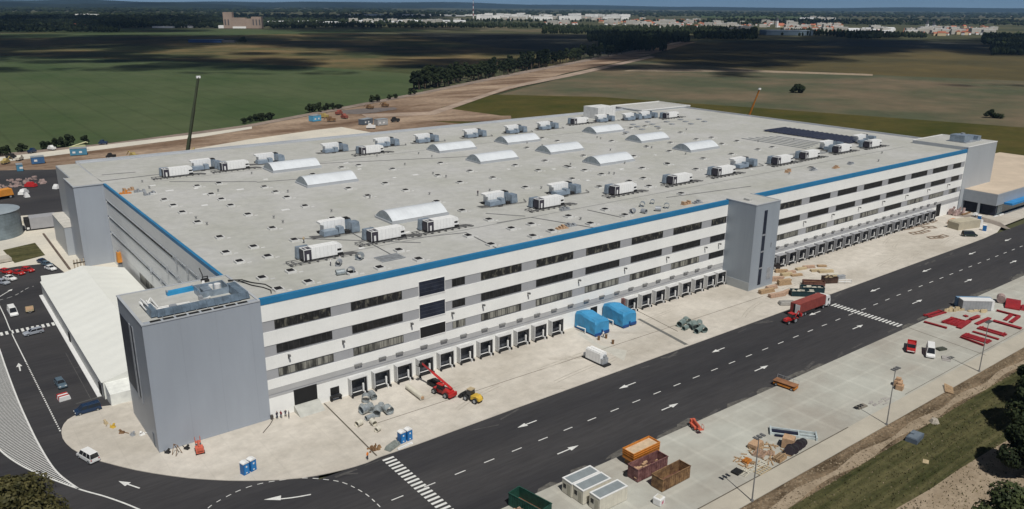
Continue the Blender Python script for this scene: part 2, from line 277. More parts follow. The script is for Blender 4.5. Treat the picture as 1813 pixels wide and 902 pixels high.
apron = kerb+[(40, -25.9), (62, -25.7), (145, -25.6), (235, -25.2), (268, -25.2), (280, -25.0), (292, -24.2), (302, -21.5), (340, -20.5), (XE, -20.5), (XE, 30), (310, 30), (310, 2), (24, 2), (22, 30)]
sheet('concrete_apron', apron, 0.12, conc, 0.14)
sheet('concrete_yard', [(-60, -51.9), (XE, -51.9), (XE, -75.6), (-60, -75.6)], 0.10, yardm, 0.12)
sheet('concrete_strip', [(-60, -71.6), (XE, -70.6), (XE, -75.55), (-60, -75.55)], 0.105, mat('strip_concrete', (0.42, 0.385, 0.315), 0.9, va=0.08, sc=0.1, sc2=(0.3, 0.08), lines=(('X', 5, .05, .95),)))
sheet('verge', [(-80, -75.6), (XE, -75.6), (XE, -80), (-80, -80.5)], 0.02, verge)
tr = []; br = []
for i in range(61):
    x = 40+i*3.5; tr.append((x, -78.2+0.5*math.sin(i*1.1)-0.002*(x-110))); br.append((x, -79.9+0.5*math.sin(i*0.9+1)))
sheet('sand_track', tr+br[::-1], 0.03, sand)
sheet('grass_slope', [(-200, -79), (XE, -79), (XE, -300), (-200, -300)], 0.0, grassm)
sp = P((1590, 902), (1650, 866), (1700, 832), (1760, 792), (1813, 765), (1900, 740), (1990, 800), (1960, 1000), (1600, 960))
sheet('sand_patch', [(x+U(-.3, .3), y+U(-.3, .3)) for x, y in sp], 0.02, sand)
sheet('grass_patch', [(-40, -30), (-16.8, -14), (-19, -5), (-24, 6), (-29, 16), (-60, 30), (-90, -20)], 0.02, grassm)
# joints and drains in the concrete
b = MB()
def strip(b, p, q, wd, z):
    p = Vector((p[0], p[1], 0)); q = Vector((q[0], q[1], 0)); d = (q-p).normalized(); n_ = Vector((-d.y, d.x, 0))*wd/2
    b.add([(*(p-n_).xy, z), (*(q-n_).xy, z), (*(q+n_).xy, z), (*(p+n_).xy, z)], [(0, 1, 2, 3)])
strip(b, G(574, 715.6), G(667, 808.4), 0.3, 0.13)
strip(b, (36, -14.2), (82, -14.6), 0.16, 0.128); strip(b, (82, -14.6), (162, -14.9), 0.16, 0.128)
strip(b, (28, -71.6), (112, -71.45), 0.22, 0.112); strip(b, (135, -71.0), (210, -70.5), 0.12, 0.112)
strip(b, G(1608, 581), G(1745, 630), 0.2, 0.112); strip(b, G(1690, 638), G(1734, 660), 0.1, 0.112)
strip(b, G(1128, 551), G(1200, 588), 0.25, 0.128)
struct(b.build('drain_channels', mat('drain_dark', (0.10, 0.085, 0.065), 0.9, va=0.2)))
b = MB(); b.add([(*p, 0.129) for p in P((1128, 566), (1133, 565), (1219, 611), (1212, 612))], [(0, 3, 2, 1)]); struct(b.build('drain_grating', mat('grating', (0.13, 0.13, 0.12), 0.8)))
b = MB()
for i in range(46):
    x = U(20, 250); y = random.choice([-51.4, -50.6, -26.5, -27.5])+U(-.3, .3); l = U(1.5, 6)
    strip(b, (x, y), (x+l, y+U(-1.6, 1.6)), U(.25, .7), 0.004+i*0.0001)
struct(b.build('dust_marks', mat('tyre_dust', (0.072, 0.069, 0.066), 0.95, va=0.3, sc=1)))
b = MB(); rt_ = random.Random(4)
for i in range(26):
    x = rt_.uniform(40, 260); y = rt_.uniform(-24, -4); a_ = rt_.uniform(-.9, -.2) if i % 2 else rt_.uniform(.05, .5); pts_ = []
    for k in range(14):
        pts_.append((x, y)); x += 1.1*math.cos(a_); y += 1.1*math.sin(a_); a_ *= .93
        if y > -3 or y < -25: break
    for off_ in (0, 1.9):
        for p_, q_ in zip(pts_[:-1], pts_[1:]): strip(b, (p_[0], p_[1]+off_*.5), (q_[0], q_[1]+off_*.5), .28, .1235+i*.0002)
struct(b.build('tyre_marks', mat('tyre_mark', (0.40, 0.365, 0.31), .9, va=.15, sc=.8)))
b = MB()
for i in range(30):
    x = rt_.uniform(40, 260); y = rt_.choice([-51.2, -51.5, -50.8]); l = rt_.uniform(2, 9); b.add([(x, y-.4, .006+i*.0001), (x+l, y-.4, .006+i*.0001), (x+l*.8, y+rt_.uniform(.3, 1.2), .006+i*.0001), (x+l*.2, y+rt_.uniform(.2, .9), .006+i*.0001)], [(0, 1, 2, 3)])
struct(b.build('dust_drift', mat('drift_dust', (0.10, 0.095, 0.085), .95, va=.35, sc=.9)))
b = MB(); rc = random.Random(7)
for i in range(5200):
    x = 30+rc.random()**1.3*330; k = rc.random(); y = -75.9-rc.random()**1.2*4.6 if k < .8 else -80.5-rc.random()*22
    s_ = rc.uniform(.06, .26)*(1 if k < .8 else .7); h_ = s_*rc.uniform(.4, 1.1); a_ = rc.uniform(0, 3)
    q = [(x+s_*math.cos(a_+t)*rc.uniform(.6, 1.2), y+s_*math.sin(a_+t)*rc.uniform(.6, 1.2), .02) for t in (0, 1.57, 3.14, 4.71)]
    b.add(q+[(x+rc.uniform(-.3, .3)*s_, y+rc.uniform(-.3, .3)*s_, .02+h_)], [(0, 1, 4), (1, 2, 4), (2, 3, 4), (3, 0, 4)])
o = b.build('clods', mat('clod_earth', (0.17, 0.125, 0.08), .95, va=.5, sc=.8, c2=(0.30, 0.24, 0.16))); struct(o, 'stuff'); o['label'] = 'earth clods along the yard edge'; o['category'] = 'clods'
b = MB()
for i in range(9000):
    x = 60+rc.random()*180; y = -79.5-rc.random()**.9*24; s_ = rc.uniform(.05, .2); a_ = rc.uniform(0, 3)
    b.add([(x-s_*math.cos(a_), y-s_*math.sin(a_), 0), (x+s_*math.cos(a_), y+s_*math.sin(a_), 0), (x+rc.uniform(-.15, .15), y+rc.uniform(-.15, .15), rc.uniform(.12, .4))], [(0, 1, 2)])
o = b.build('grass', mat('grass_tuft', (0.055, 0.06, 0.02), .9, va=.5, sc=.3, c2=(0.15, 0.125, 0.055))); struct(o, 'stuff'); o['label'] = 'grass tufts on the slope'; o['category'] = 'grass'
# ------------------------------------------------------------------ road paint
MZ = 0.014
def quadp(b, c, l, wd, ang=0.0, z=MZ):
    ca, sa = math.cos(ang), math.sin(ang)
    b.add([(c[0]+dx*ca-dy*sa, c[1]+dx*sa+dy*ca, z) for dx, dy in ((-l/2, -wd/2), (l/2, -wd/2), (l/2, wd/2), (-l/2, wd/2))], [(0, 1, 2, 3)])
b = MB()
for k in range(70): 
    x = 28.3+6.43*k
    if abs(x-173) < 3: continue
    quadp(b, (x, -38.8+0.0075*(x-28) if x < 190 else -37.5), 2.3, 0.22)
struct(b.build('lane_dashes', paint))
b = MB()
for k in range(22): quadp(b, (33.1, -27.0-k*1.12), 2.3, 0.55)
for k in range(20): quadp(b, (172.7, -30.8-k*1.0), 2.6, 0.5)
for k in range(12): quadp(b, (-17.5+k*1.15, 82.3-k*0.02), 0.62, 2.5)
struct(b.build('zebra_crossings', paint))
def arrow(b, tail, head, wd=0.28, hw=0.62, hl=2.3, curve=0.0):
    t = Vector((*tail, 0)); h = Vector((*head, 0)); d = (h-t).normalized(); n_ = Vector((-d.y, d.x, 0)); L_ = (h-t).length; hl = min(hl, L_*.45)
    K = 8; Lp, Rp = [], []
    for i in range(K+1):
        s_ = i/K*(L_-hl); o_ = curve*math.sin(PI*s_/(L_)); c_ = t+d*s_+n_*o_; Lp.append(c_+n_*wd/2); Rp.append(c_-n_*wd/2)
    vs_ = [(p.x, p.y, MZ) for p in Lp]+[(p.x, p.y, MZ) for p in Rp]
    b.add(vs_, [(i, K+1+i, K+2+i, i+1) for i in range(K)])
    c_ = t+d*(L_-hl); a1 = c_+n_*hw; a2 = c_-n_*hw
    b.add([(a1.x, a1.y, MZ+.001), (a2.x, a2.y, MZ+.001), (h.x, h.y, MZ+.001)], [(0, 1, 2)])
b = MB()
for a_ in [(64, 59.1, -32.2), (92.5, 87.3, -32), (123.8, 119, -31.6), (165.2, 159.8, -31.4), (196.6, 191.3, -31.1), (227.8, 222.2, -31), (259, 253.8, -31), (287, 281.7, -31)]: arrow(b, (a_[0], a_[2]), (a_[1], a_[2]))
for a_ in [(59.1, 64.4, -44.4), (87.5, 92.6, -44.3), (118.7, 123.8, -44.2), (160.4, 165.4, -43.8), (191.5, 197.1, -43.6), (223, 228, -43.6), (255, 260, -43.6)]: arrow(b, (a_[0], a_[2]), (a_[1], a_[2]))
arrow(b, (17, -29.1), (10, -25.8), curve=0.35, wd=0.3, hw=0.7, hl=2.8); arrow(b, (-5.8, -9.8), (-8.2, -5.3)); arrow(b, (-15.6, 55.2), (-15.35, 60.2), wd=.3, hl=2.4)
arrow(b, G(-8, 530), G(22, 512), hl=1.5)
struct(b.build('lane_arrows', paint))
def smoothpts(pts, k=8):
    out = []
    for i in range(len(pts)-1):
        p0 = pts[max(i-1, 0)]; p1 = pts[i]; p2 = pts[i+1]; p3 = pts[min(i+2, len(pts)-1)]
        for j in range(k):
            t = j/k; out.append(tuple(0.5*((2*p1[c])+(-p0[c]+p2[c])*t+(2*p0[c]-5*p1[c]+4*p2[c]-p3[c])*t*t+(-p0[c]+3*p1[c]-3*p2[c]+p3[c])*t**3) for c in (0, 1)))
    out.append(pts[-1]); return out
def dashline(b, pts, wd, on, off, z=MZ):
    pts = smoothpts(pts); s_ = 0.0
    for p, q in zip(pts[:-1], pts[1:]):
        l = math.dist(p, q); n = max(1, int(l/0.15))
        for j in range(n):
            a0 = s_+l*j/n
            if off == 0 or (a0 % (on+off)) < on:
                t0, t1 = j/n, (j+1)/n
                strip(b, (p[0]+(q[0]-p[0])*t0, p[1]+(q[1]-p[1])*t0), (p[0]+(q[0]-p[0])*t1, p[1]+(q[1]-p[1])*t1), wd, z)
        s_ += l
b = MB()
dashline(b, [(0.2, -24.0), (2.2, -22.3), (5.2, -21.2), (8.3, -20.6), (11.2, -20.8), (14.8, -22.0), (18.2, -23.8), (21.2, -26.7), (23.1, -29.4), (24.3, -33.4), (24.7, -36.7), (24.7, -44)], 0.16, 1.0, 0.9)
dashline(b, [(-13.9, 60.4), (-13.6, 42.3), (-13.2, 19.5)], 0.28, 0.55, 0.5)
dashline(b, [(-14.4, 110), (-14.2, 95.8), (-14.25, 81.6), (-13.9, 60.4)], 0.22, 1, 0)
dashline(b, [G(-5, 533), G(25, 524), G(48, 511), G(60, 507)], 0.16, 1.5, 1.0)
struct(b.build('guide_lines', paint))
hl_ = [(-18.0, 84), (-17.9, 71.2), (-18.0, 59.6), (-18.0, 42.3), (-17.8, 30.0), (-17.3, 16.1), (-16.3, 4.5), (-14.2, -3.8)]
hr_ = [(-24.5, 40), (-24.2, 26), (-23.4, 18.9), (-21.5, 11.9), (-18.8, 5.3), (-14.2, -3.8), (-10.8, -9.4), (-7.5, -16.0), (-3, -27)]
b = MB()
dashline(b, hl_, 0.3, 1, 0); dashline(b, hr_, 0.3, 1, 0)
HL = smoothpts(hl_); HR = smoothpts(hr_[:6])
def xat(pts, y):
    for p, q in zip(pts[:-1], pts[1:]):
        if (p[1]-y)*(q[1]-y) <= 0 and p[1] != q[1]: return p[0]+(q[0]-p[0])*(y-p[1])/(q[1]-p[1])
    return None
y = -3.2
while y < 80:
    x1 = xat(HL, y); yl = y-0.0
    x0 = xat(HR, min(y, 39.9)) if y < 40 else -24.5
    if x0 is not None and x1 is not None:
        # stripes lean: left end nearer the road
        yb = y-0.28*(x1-x0)
        x0b = xat(HR, yb) if yb < 40 else -24.5
        if x0b is not None and x0b < x1: strip(b, (x0b, yb if yb < 1e9 else y), (x1, y), 0.24, MZ+.002)
    y += 0.62
struct(b.build('hatched_marking', paint))
b = MB()
for q in ((300, 600, 340, 665),): pass
for x_ in (-5.6, -4.0): dashline(b, [(x_, 60), (x_-.1, 30)], 0.10, 1, 0)
strip(b, (-8.6, 30.5), (-2.9, 31.0), .35, MZ); strip(b, (-3.2, 50), (-5.5, 49.6), .12, MZ)
struct(b.build('worn_lines', mat('worn_paint', (0.10, 0.10, 0.095), 0.9, va=0.3)))
# ================================================================== THE HALL
hall = thing('warehouse', 'huge flat roofed logistics hall with white banded facade, blue roof trim and grey corner towers', 'warehouse')
RZ = 25.2
WINX = [(23.8, 35.6), (40.2, 52.2), (73.2, 85), (89.7, 101.5), (106.0, 118), (122.4, 134.4), (138.8, 150.6), (155.1, 161.6), (187.7, 199.6), (204.2, 216), (220.6, 232.3), (237, 248.8), (253.2, 265), (269.7, 281.4), (286.1, 297.6), (302.5, 308.8)]
ROWS = [(19.0, 20.9), (13.9, 15.7), (8.85, 10.6)]
b = MB(); b.box(20.15, 327, .10, 175, 0, RZ-.02, 0); b.box(13.2, 20.1, 145, 171, 0, 25.45, 1)
b.box(13.4, 19.9, 145.2, 170.8, 25.45, 25.5, 1)
b.build('wall', [grey_in, clady], hall)
b = MB(); b.box(20.6, 326.6, .9, 174.6, RZ-.3, RZ); b.build('roof', roofm, hall)
# parapets
b = MB(); b.box(20.15, 327, 174.55, 175.3, RZ-.5, 25.75); b.box(326.55, 327.3, .9, 174.5, RZ-.5, 25.8); b.box(326.0, 326.5, 26, 174, RZ, 25.5); b.box(21, 326, 171.5, 174.5, RZ-.1, RZ+.15)
b.build('parapet', roofe, hall)
b = MB()
for x0, x1 in ((21.35, 162.0), (173.6, 312.5)): b.box(x0, x1, -.08, .85, 24.45, 25.72)
b.box(19.95, 20.6, 19.0, 129, 24.8, 25.72); b.build('blue_parapet', blue, hall)
# white bands
b = MB()
for z0, z1 in ((20.95, 24.5), (15.8, 18.7), (10.7, 13.45), (6.5, 8.55)):
    for x0, x1 in ((21.35, 162), (173.6, 312)): b.box(x0, x1, 0, .4, z0, z1)
for x0, x1 in ((21.35, 162), (173.6, 312)): b.box(x0, x1, .02, .38, 0.0, 4.55)
b.box(312, 326.9, .0, .4, 9.3, 25.2)
b.build('white_bands', white, hall)
b = MB()
for x0, x1 in ((21.35, 162), (173.6, 312)): b.box(x0, x1, .03, .36, 5.35, 6.46); b.box(x0, x1, .05, .36, 4.58, 5.0)
b.build('canopy_ledge', mat('ledge_grey', (0.40, 0.40, 0.395), 0.6, va=0.06, sc=.3), hall)
b = MB()
for z0, z1 in ((20.95, 24.8), (15.7, 20.0), (10.5, 14.85), (5.8, 9.65)): b.box(19.95, 20.5, 19, 129, z0, z1)
b.box(20.0, 20.5, 19, 129, 0, 5.75)
for z0, z1 in ((20.0, 20.95), (14.85, 15.7), (9.65, 10.5)): b.box(20.02, 20.5, 19, 56, z0, z1)
b.build('side_bands', whitel, hall)
# windows of the front
for ri, (z0, z1) in enumerate(ROWS):
    for wi, (x0, x1) in enumerate(WINX):
        g = glassb if ri == 2 and wi not in (7, 12) else (glassm if ri == 0 and wi < 9 else glass)
        b = MB(); b.box(x0, x1, .04, .2, z0+.06, z1-.06); pane = b.build('window', g, hall)
        b = MB(); n = int(round((x1-x0)/1.2))
        for i in range(n+1): xx = x0+(x1-x0)*i/n; b.box(xx-.04, xx+.04, .0, .036, z0+.06, z1-.06)
        b.box(x0, x1, -.004, .034, z0+.0, z0+.075); b.box(x0, x1, -.004, .034, z1-.075, z1)
        b.build('frame', mat('mullion', (0.045, 0.045, 0.045), 0.6), pane)
    b = MB(); b.box(65.2, 68.6, .04, .2, z0+.06, z1-.06); pane = b.build('window', glass if ri < 2 else glassb, hall)
    b = MB()
    for i in range(4): xx = 65.2+3.4*i/3; b.box(xx-.045, xx+.045, .0, .036, z0+.06, z1-.06)
    b.build('frame', mat('mullion', (0.1, 0.1, 0.1)), pane)
for i, (z0, z1) in enumerate(((18.55, 21.95), (13.25, 16.6), (8.7, 11.25))):
    b = MB(); b.box(56.5, 63.1, -.06, .4, z0, z1); pane = b.build('loading_hatch', glassk if i < 2 else dark, hall)
    b = MB(); b.box(56.38, 56.49, -.1, .1, z0-.25, z1+.08, 0); b.box(63.11, 63.22, -.1, .1, z0-.25, z1+.08); b.box(56.5, 63.1, -.1, .1, z0-.25, z0-.01); b.box(56.5, 63.1, -.1, .1, z1+.01, z1+.08)
    b.build('frame', plainw, pane)
    if i < 2:
        b = MB()
        for k in range(1, 4): b.box(56.55, 63.05, -.085, -.062, z0+(z1-z0)*k/4-.04, z0+(z1-z0)*k/4+.04)
        b.build('panel_joint', mat('joint_grey', (0.05, 0.055, 0.07)), pane)
# wall lamps and vents
b = MB()
VX = [41.0, 46.8, 51.0, 57.3, 62.6, 68, 74, 79.2, 84.5, 90, 95.5, 101, 106.5, 112, 117.5, 122.8, 128.3, 133.6, 139.3, 145.1, 150, 155.7, 188.8, 193.6, 199, 204.4, 210, 214.9, 220.5, 226.1, 231.4, 237, 242.6, 248, 253.5, 259, 264.4, 270, 275.4, 281, 286.4, 292]
vg = None
for x in VX:
    if vg is None: b.box(-.85, .85, -.4, -.01, 6.4, 6.85); vg = b.build('vent_grille', mat('vent_grey', (0.2, 0.2, 0.195), 0.6), hall); vg.location = (x, 0, 0)
    else: copy_tree(vg, loc=(x, 0, 0), parent=hall)
LX = [26.0, 37.8, 54.2, 64.9, 73.5, 87.0, 103.5, 120, 136.5, 152.8, 159, 185.5, 202, 218.5, 235, 251, 267.5, 284, 300]
for x in LX:
    b = MB(); b.box(x-.12, x+.12, -.8, .0, 12.9, 13.05); b.box(x-.18, x+.18, -1.0, -.5, 12.8, 13.2); b.box(x-.1, x+.1, -.1, -.0, 12.1, 12.95); b.build('wall_lamp', mat('lamp_grey', (0.14, 0.14, 0.14)), hall)
# side windows
for (y0, y1, z0, z1, mm) in ((56.6, 127, 20.0, 20.95, glass), (68.6, 127, 14.85, 15.7, glassb), (85, 127, 9.65, 10.5, glassb), (78.5, 95, 3.0, 5.7, glassb)):
    b = MB(); b.box(20.02 if z0 > 4 else 19.97, 20.5, y0, y1, z0+.01, z1-.01); pane = b.build('window', mm, hall)
    b = MB(); n = int((y1-y0)/1.6)
    for i in range(n+1): yy = y0+(y1-y0)*i/n; b.box(19.95, 20.015, yy-.05, yy+.05, z0+.02, z1-.02)
    b.build('frame', mat('mullion', (0.1, 0.1, 0.1)), pane)
b = MB()
for z in (20.9, 15.65, 10.45): b.box(19.7, 19.94, 19, 127, z, z+.14)
for y_, z_ in ((51, 20.5), (42, 20.5), (33.5, 20.5), (60.5, 15.5), (50.9, 15.5), (78.2, 10.3), (68.4, 10.3)):
    b.box(19.3, 19.69, y_-.15, y_+.15, z_-.6, z_+1.2)
b.build('side_ledge', galv, hall)
# dock doors
DOCKX = [40.4+5.53*i for i in range(11)]+[98.6+1.4]+[122.4, 127.9, 133.4, 138.9, 144.4, 149.9, 155.4, 160.2]
DOCKX = sorted(set(round(x, 1) for x in DOCKX))[:12]+[122.4, 127.9, 133.4, 138.9, 144.4, 149.9, 155.4, 160.1]
DOCKX = [40.4+5.53*i for i in range(11)]+[122.4, 127.9, 133.4, 138.9, 144.4, 149.9, 155.4, 160.0]
DOCKR = [179.0+5.45*i for i in range(21)]
def make_dock(x, par, side, pr=1.5):
    b = MB(); b.box(-1.75, 1.75, -.15, -.0, .9, 3.95); d = b.build('dock_door', dockin, par); d.location = (x, 0, 0)
    b = MB(); b.box(-1.95, -1.76, -pr, .0, .35, 4.15); b.box(1.76, 1.95, -pr, .0, .35, 4.15); b.box(-1.95, 1.95, -pr, .0, 4.15, 4.25)
    s_ = b.build('shelter', side, d)
    b = MB(); b.box(1.4, 1.74, -pr, -pr+.1, .6, 4.1); b.box(-1.74, 1.49, -pr, -pr+.1, 3.8, 4.1); b.box(-1.74, 1.74, -pr+.15, -.16, .13, .75); b.box(-1.98, -1.65, -pr-.45, -pr-.06, .12, .85); b.box(1.7, 1.95, -pr-.35, -pr-.06, .12, .7)
    b.build('shelter_curtain', rubber, d)
    b = MB(); b.box(.85, 1.2, -pr+.2, -pr+.5, .76, 2.6); b.box(-1.5, .7, -pr+.2, -pr+.4, 1.0, 1.12); b.box(.95, 1.15, -pr-.5, -pr-.06, .13, 1.0); b.build('leveller', plainw, d)
    return d
dk = None
for x in DOCKX+DOCKR:
    if dk is None: dk = make_dock(x, hall, mat('dock_shelter_light', (0.50, 0.50, 0.49), 0.6, va=0.06, sc=1))
    else:
        if x == DOCKR[0]: dk = make_dock(x, hall, shelter, 1.9)
        else: copy_tree(dk, loc=(x, 0, 0), parent=hall)
b = MB(); b.box(26.5, 31.5, -.02, .5, 1.5, 4.9); b.build('roller_door', dark, hall)
b = MB(); b.add([(26.3, 0, .1), (31.7, 0, .1), (31.7, -3.2, .1), (26.3, -3.2, .1), (26.3, 0, 1.5), (31.7, 0, 1.5), (31.7, -.4, 1.5), (26.3, -.4, 1.5)], [(0, 1, 2, 3), (7, 6, 5, 4), (6, 7, 3, 2), (0, 3, 7, 4), (1, 5, 6, 2), (0, 4, 5, 1)])
b.build('ramp', mat('ramp_concrete', (0.42, 0.42, 0.38), .9), hall)
b = MB(); b.box(34.4, 36.4, -.05, .5, 1.3, 3.0); b.build('small_hatch', dark, hall); b = MB(); b.box(34.2, 36.6, -.9, .0, .95, 1.2); b.box(34.2, 34.5, -.7, .0, .1, .9); b.box(36.3, 36.6, -.7, 0, .1, .9); b.build('hatch_step', rubber, hall)
b = MB(); b.box(108.2, 110.6, -.02, .5, .8, 4.2); b.build('dock_door', dark, hall); b = MB(); b.box(293.7, 297.4, -.02, .5, .5, 5.6); b.build('roller_door', dark, hall)
b = MB()
for xx in (119.6,): b.box(xx-.2, xx+.2, -1.2, 0, 0.1, 4.4)
b.box(119.8, 120.3, -.3, 0, 0.1, 4.4, 0); b.build('bay_frame', [maroon, blue], hall)
# ---- near corner tower
TZ = 25.45
ta = bpy.data.objects.new('corner_tower', None)
b = MB(); b.box(0, 21.35, 0, 18.9, 0, TZ); b.box(0.0, 21.35, -.05, -.0, 0, .5); ta = b.build('corner_tower', [clad], hall)
b = MB(); b.box(-.06, -.003, 11.2, 18.4, 7.6, 22.1); b.build('window', glassk, ta)
b = MB(); b.box(-.06, -.003, 8.5, 9.9, 7.6, 22.3); b.build('window', glassk, ta)
b = MB(); b.box(-.12, -.005, 10.0, 11.1, 7.3, 22.4); b.box(-.12, -.005, 7.9, 8.4, 6.9, 22.6); b.build('window_trim', galv, ta)
b = MB(); b.box(-.06, -.003, 2.2, 3.4, .2, 3.0); b.build('door', mat('door_grey', (0.16, 0.18, 0.2)), ta)
b = MB(); b.box(-.1, .4, -.08, 19, TZ-.1, TZ+.15); b.box(.41, 21.3, 18.6, 19, TZ-.1, TZ+.15); b.box(.41, 21.3, -.1, .12, TZ-.1, TZ+.15); b.box(20.9, 21.35, .13, 18.5, TZ-.1, TZ+.2); b.build('coping', roofe, ta)
b = MB(); b.box(.45, 20.85, 1.5, 18.5, TZ+.0, TZ+.06); b.build('roof', roofm, ta)
b = MB()
for i in range(8): b.box(1.6+i*2.25, 3.4+i*2.25, .35, 1.25, TZ-.2, TZ+.12)
b.build('gutter_opening', dark, ta)
# duct works on that tower
t = thing('roof_duct', 'long blue-grey air duct on the near corner tower roof along its front edge', 'duct', (0, 0, TZ+.06))
dk2 = mat('dark_blue_duct', (0.13, 0.175, 0.22), 0.45, 0.1, va=0.3, sc=0.7, sc2=(3, 0.15), coords='obj', lines=(('X', 1.5, .08, .7),), spec=0.5)
b = MB(); b.box(3.2, 18.4, 1.75, 3.15, .25, 1.35, top=(.1, .25)); b.box(18.0, 20.2, 2.0, 9.5, .2, 1.5, top=(.3, .1)); b.box(2.2, 3.6, 2.4, 6.8, .2, 1.4, top=(.25, .1)); b.build('duct_pipe', dk2, t)
b = MB(); b.box(6, 7.2, 3.4, 4.8, .1, 1.1); b.box(8.2, 9, 3.4, 4.2, .1, .8); b.box(11.5, 13, 3.5, 4.6, .1, 1.0); b.box(12, 12.6, 6, 7.4, .1, .9); b.build('damper', galv, t)
b = MB(); b.tube([(3.6, 5.4, .5), (12, 4.9, .5), (14, 6.5, .5)], .14, 6); b.tube([(4, 6.4, .4), (10, 6.0, .4)], .1, 6); b.build('pipe', plainw, t)
b = MB()
for x in range(4, 18, 2): b = MB(); b.box(x-.06, x+.06, 1.5, 3.4, 0, .24); b.build('duct_support', galv, t)
t = thing('roof_air_handler', 'open grey metal air handler casing at the inner corner of the near tower roof', 'air unit', (15.3, 9.2, TZ+.06))
b = MB(); b.box(-2.8, 2.8, -1.5, -1.3, 0, 1.2); b.box(-2.8, -2.6, -1.3, 2.4, 0, 1.6); b.box(2.6, 2.8, -1.3, 2.4, 0, 1.6); b.box(-2.6, 2.6, 2.2, 2.4, 0, 1.6); b.box(-1.9, -.2, -.9, 1.6, 0, 1.2, 0); b.build('casing', duct, t)
b = MB(); b.cyl((1.2, .4, 0), (1.2, .4, 1.7), .65, 14); b.cyl((.2, 1.4, 0), (.2, 1.4, 1.4), .4, 12); b.build('fan', plainw, t)
t = thing('blue_container_box', 'long blue steel box lying on the near corner tower roof', 'box', (10.4, 13.4, TZ+.06), .06); b = MB(); b.box(-2.6, 2.6, -.5, .5, 0, .8); b.build('shell', mat('bright_blue_steel', (0.03, 0.26, 0.50), .4), t); b = MB(); b.box(-2.62, -2.4, -.52, .52, .8, .95); b.box(2.4, 2.62, -.52, .52, .8, .95); b.build('end_rim', galv, t)
t = thing('pipe_bundle', 'tangle of pale pipes at the outer end of the near tower roof', 'pipes', (3.0, 8.0, TZ+.06))
b = MB()
for i in range(7): b.tube([(-.8+i*.35, -3+U(0, 1), U(.3, 1.5)), (-.8+i*.35, 1+U(0, 2), U(.3, 1.5)), (-.8+i*.35+U(-1, 1), 1.5+U(0, 1), .2)], .12, 6)
b.build('pipe', plainw, t)
t = thing('cable_coil', 'dark cables snaking off the near tower roof onto the main roof', 'cable', (21.6, 9, RZ))
b = MB(); b.tube([(-1.5, 5.2, .6), (.4, 5, .35), (1.2, 3.2, .15), (1.8, 1, .12), (3.2, -1.6, .1), (3.8, -4, .1), (3.2, -5.8, .1)], .12, 5); b.tube([(-1.5, 5.5, .6), (1.2, 5, .3), (2.4, 2.6, .12), (4.2, 0, .1), (4.5, -3.4, .1)], .12, 5); b.build('cable', rubber, t)
t = thing('roof_hoist', 'small dark lifting frame at the back edge of the near corner tower', 'hoist', (16.4, 17.6, TZ+.06)); b = MB(); b.tube([(-.5, -.5, 0), (-.5, -.5, 1.8)], .1); b.tube([(.5, -.5, 0), (.5, -.5, 1.2)], .1); b.tube([(-.5, -.5, 1.1), (.5, -.5, 1.1)], .1); b.tube([(-.5, -.5, 1.6), (-.5, 1, 2.6)], .1); b.box(-.7, .7, -.9, .3, 0, .5); b.build('frame', rubber, t)
t = thing('gantry_beam', 'pale steel beam crossing the near corner tower roof', 'beam', (14.6, 12.2, TZ+.06), 1.3); b = MB(); b.box(-4, 4, -.25, .25, .3, .7); b.box(-4, -3.6, -.3, .3, 0, .3); b.box(3.6, 4, -.3, .3, 0, .3); b.build('beam', plainw, t)
# ---- stair tower of the long front
b = MB(); b.box(162.05, 173.55, -9.7, .9, 0, 25.9); st = b.build('stair_tower', mat('stair_cladding', (0.29, 0.325, 0.36), 0.42, va=0.07, sc=0.06, sc2=(0.35, 0.06, 1), stretch=(1, 1, 0.18), lines=(('Y', 3.3, 0.05, 0.9), ('X', 5.8, 0.05, .9))), hall)
b = MB(); b.box(161.95, 162.04, -9.78, .9, 0, 2.7); b.build('plinth', mat('plinth_concrete', (0.38, 0.40, 0.40), .8, va=.05), st)
xa, za = F(1358.4, 374, -9.75); xb, zb = F(1343.8, 507, -9.75)
b = MB(); b.box(166.2, 167.6, -9.78, -9.705, 1.2, 23.9); b.build('window', glassk, st)
b = MB()
for z in (6.1, 11.2, 16.3): b.box(166.1, 167.7, -9.84, -9.785, z, z+.5)
b.build('frame', galv, st)
b = MB(); b.box(170.2, 172.2, -9.76, -9.705, 2.2, 5.8); b.box(170.8, 171.0, -9.9, -9.705, 12.4, 13.6); b.build('vent_grille', galv, st)
b = MB(); b.box(162.0, 173.6, -9.8, -9.5, 25.85, 26.1); b.box(162.0, 162.3, -9.49, .9, 25.85, 26.1); b.box(173.3, 173.6, -9.49, .9, 25.85, 26.1); b.build('coping', roofe, st)
b = MB(); b.box(162.3, 173.3, -9.4, .8, 25.9, 25.95); b.box(165, 166.4, -5, -3, 25.95, 26.5); b.build('roof', roofm, st)
# ---- far corner tower
b = MB(); b.box(312.3, 338.3, -.25, 22.5, 0, 26.5); tc = b.build('far_tower', clady, hall); b = MB(); b.box(312.6, 337.8, .2, 22.1, 26.51, 26.56); b.build('roof', roofm, tc)
b = MB(); b.box(312.2, 338.4, -.35, .1, 26.45, 26.75); b.box(337.9, 338.4, .11, 22.5, 26.45, 26.75); b.box(312.2, 338.4, 22.2, 22.7, 26.45, 26.75); b.build('coping', plainw, tc)
t = thing('air_unit_cluster', 'grey box shaped air plant on the far corner tower roof', 'air unit', (328, 10, 26.5)); b = MB(); b.box(-6, -1, -4, 2, .4, 3.0); b.box(-.6, 4.5, -3, 3, .3, 2.4); b.box(5, 8, -4.5, 1, .3, 2.0); b.build('casing', duct, t); b = MB(); b.box(-6.3, 8.2, -5, 3.2, 0, .3); b.cyl((1, 0, 2.4), (1, 0, 3.2), .8, 12); b.build('base_frame', galv, t)
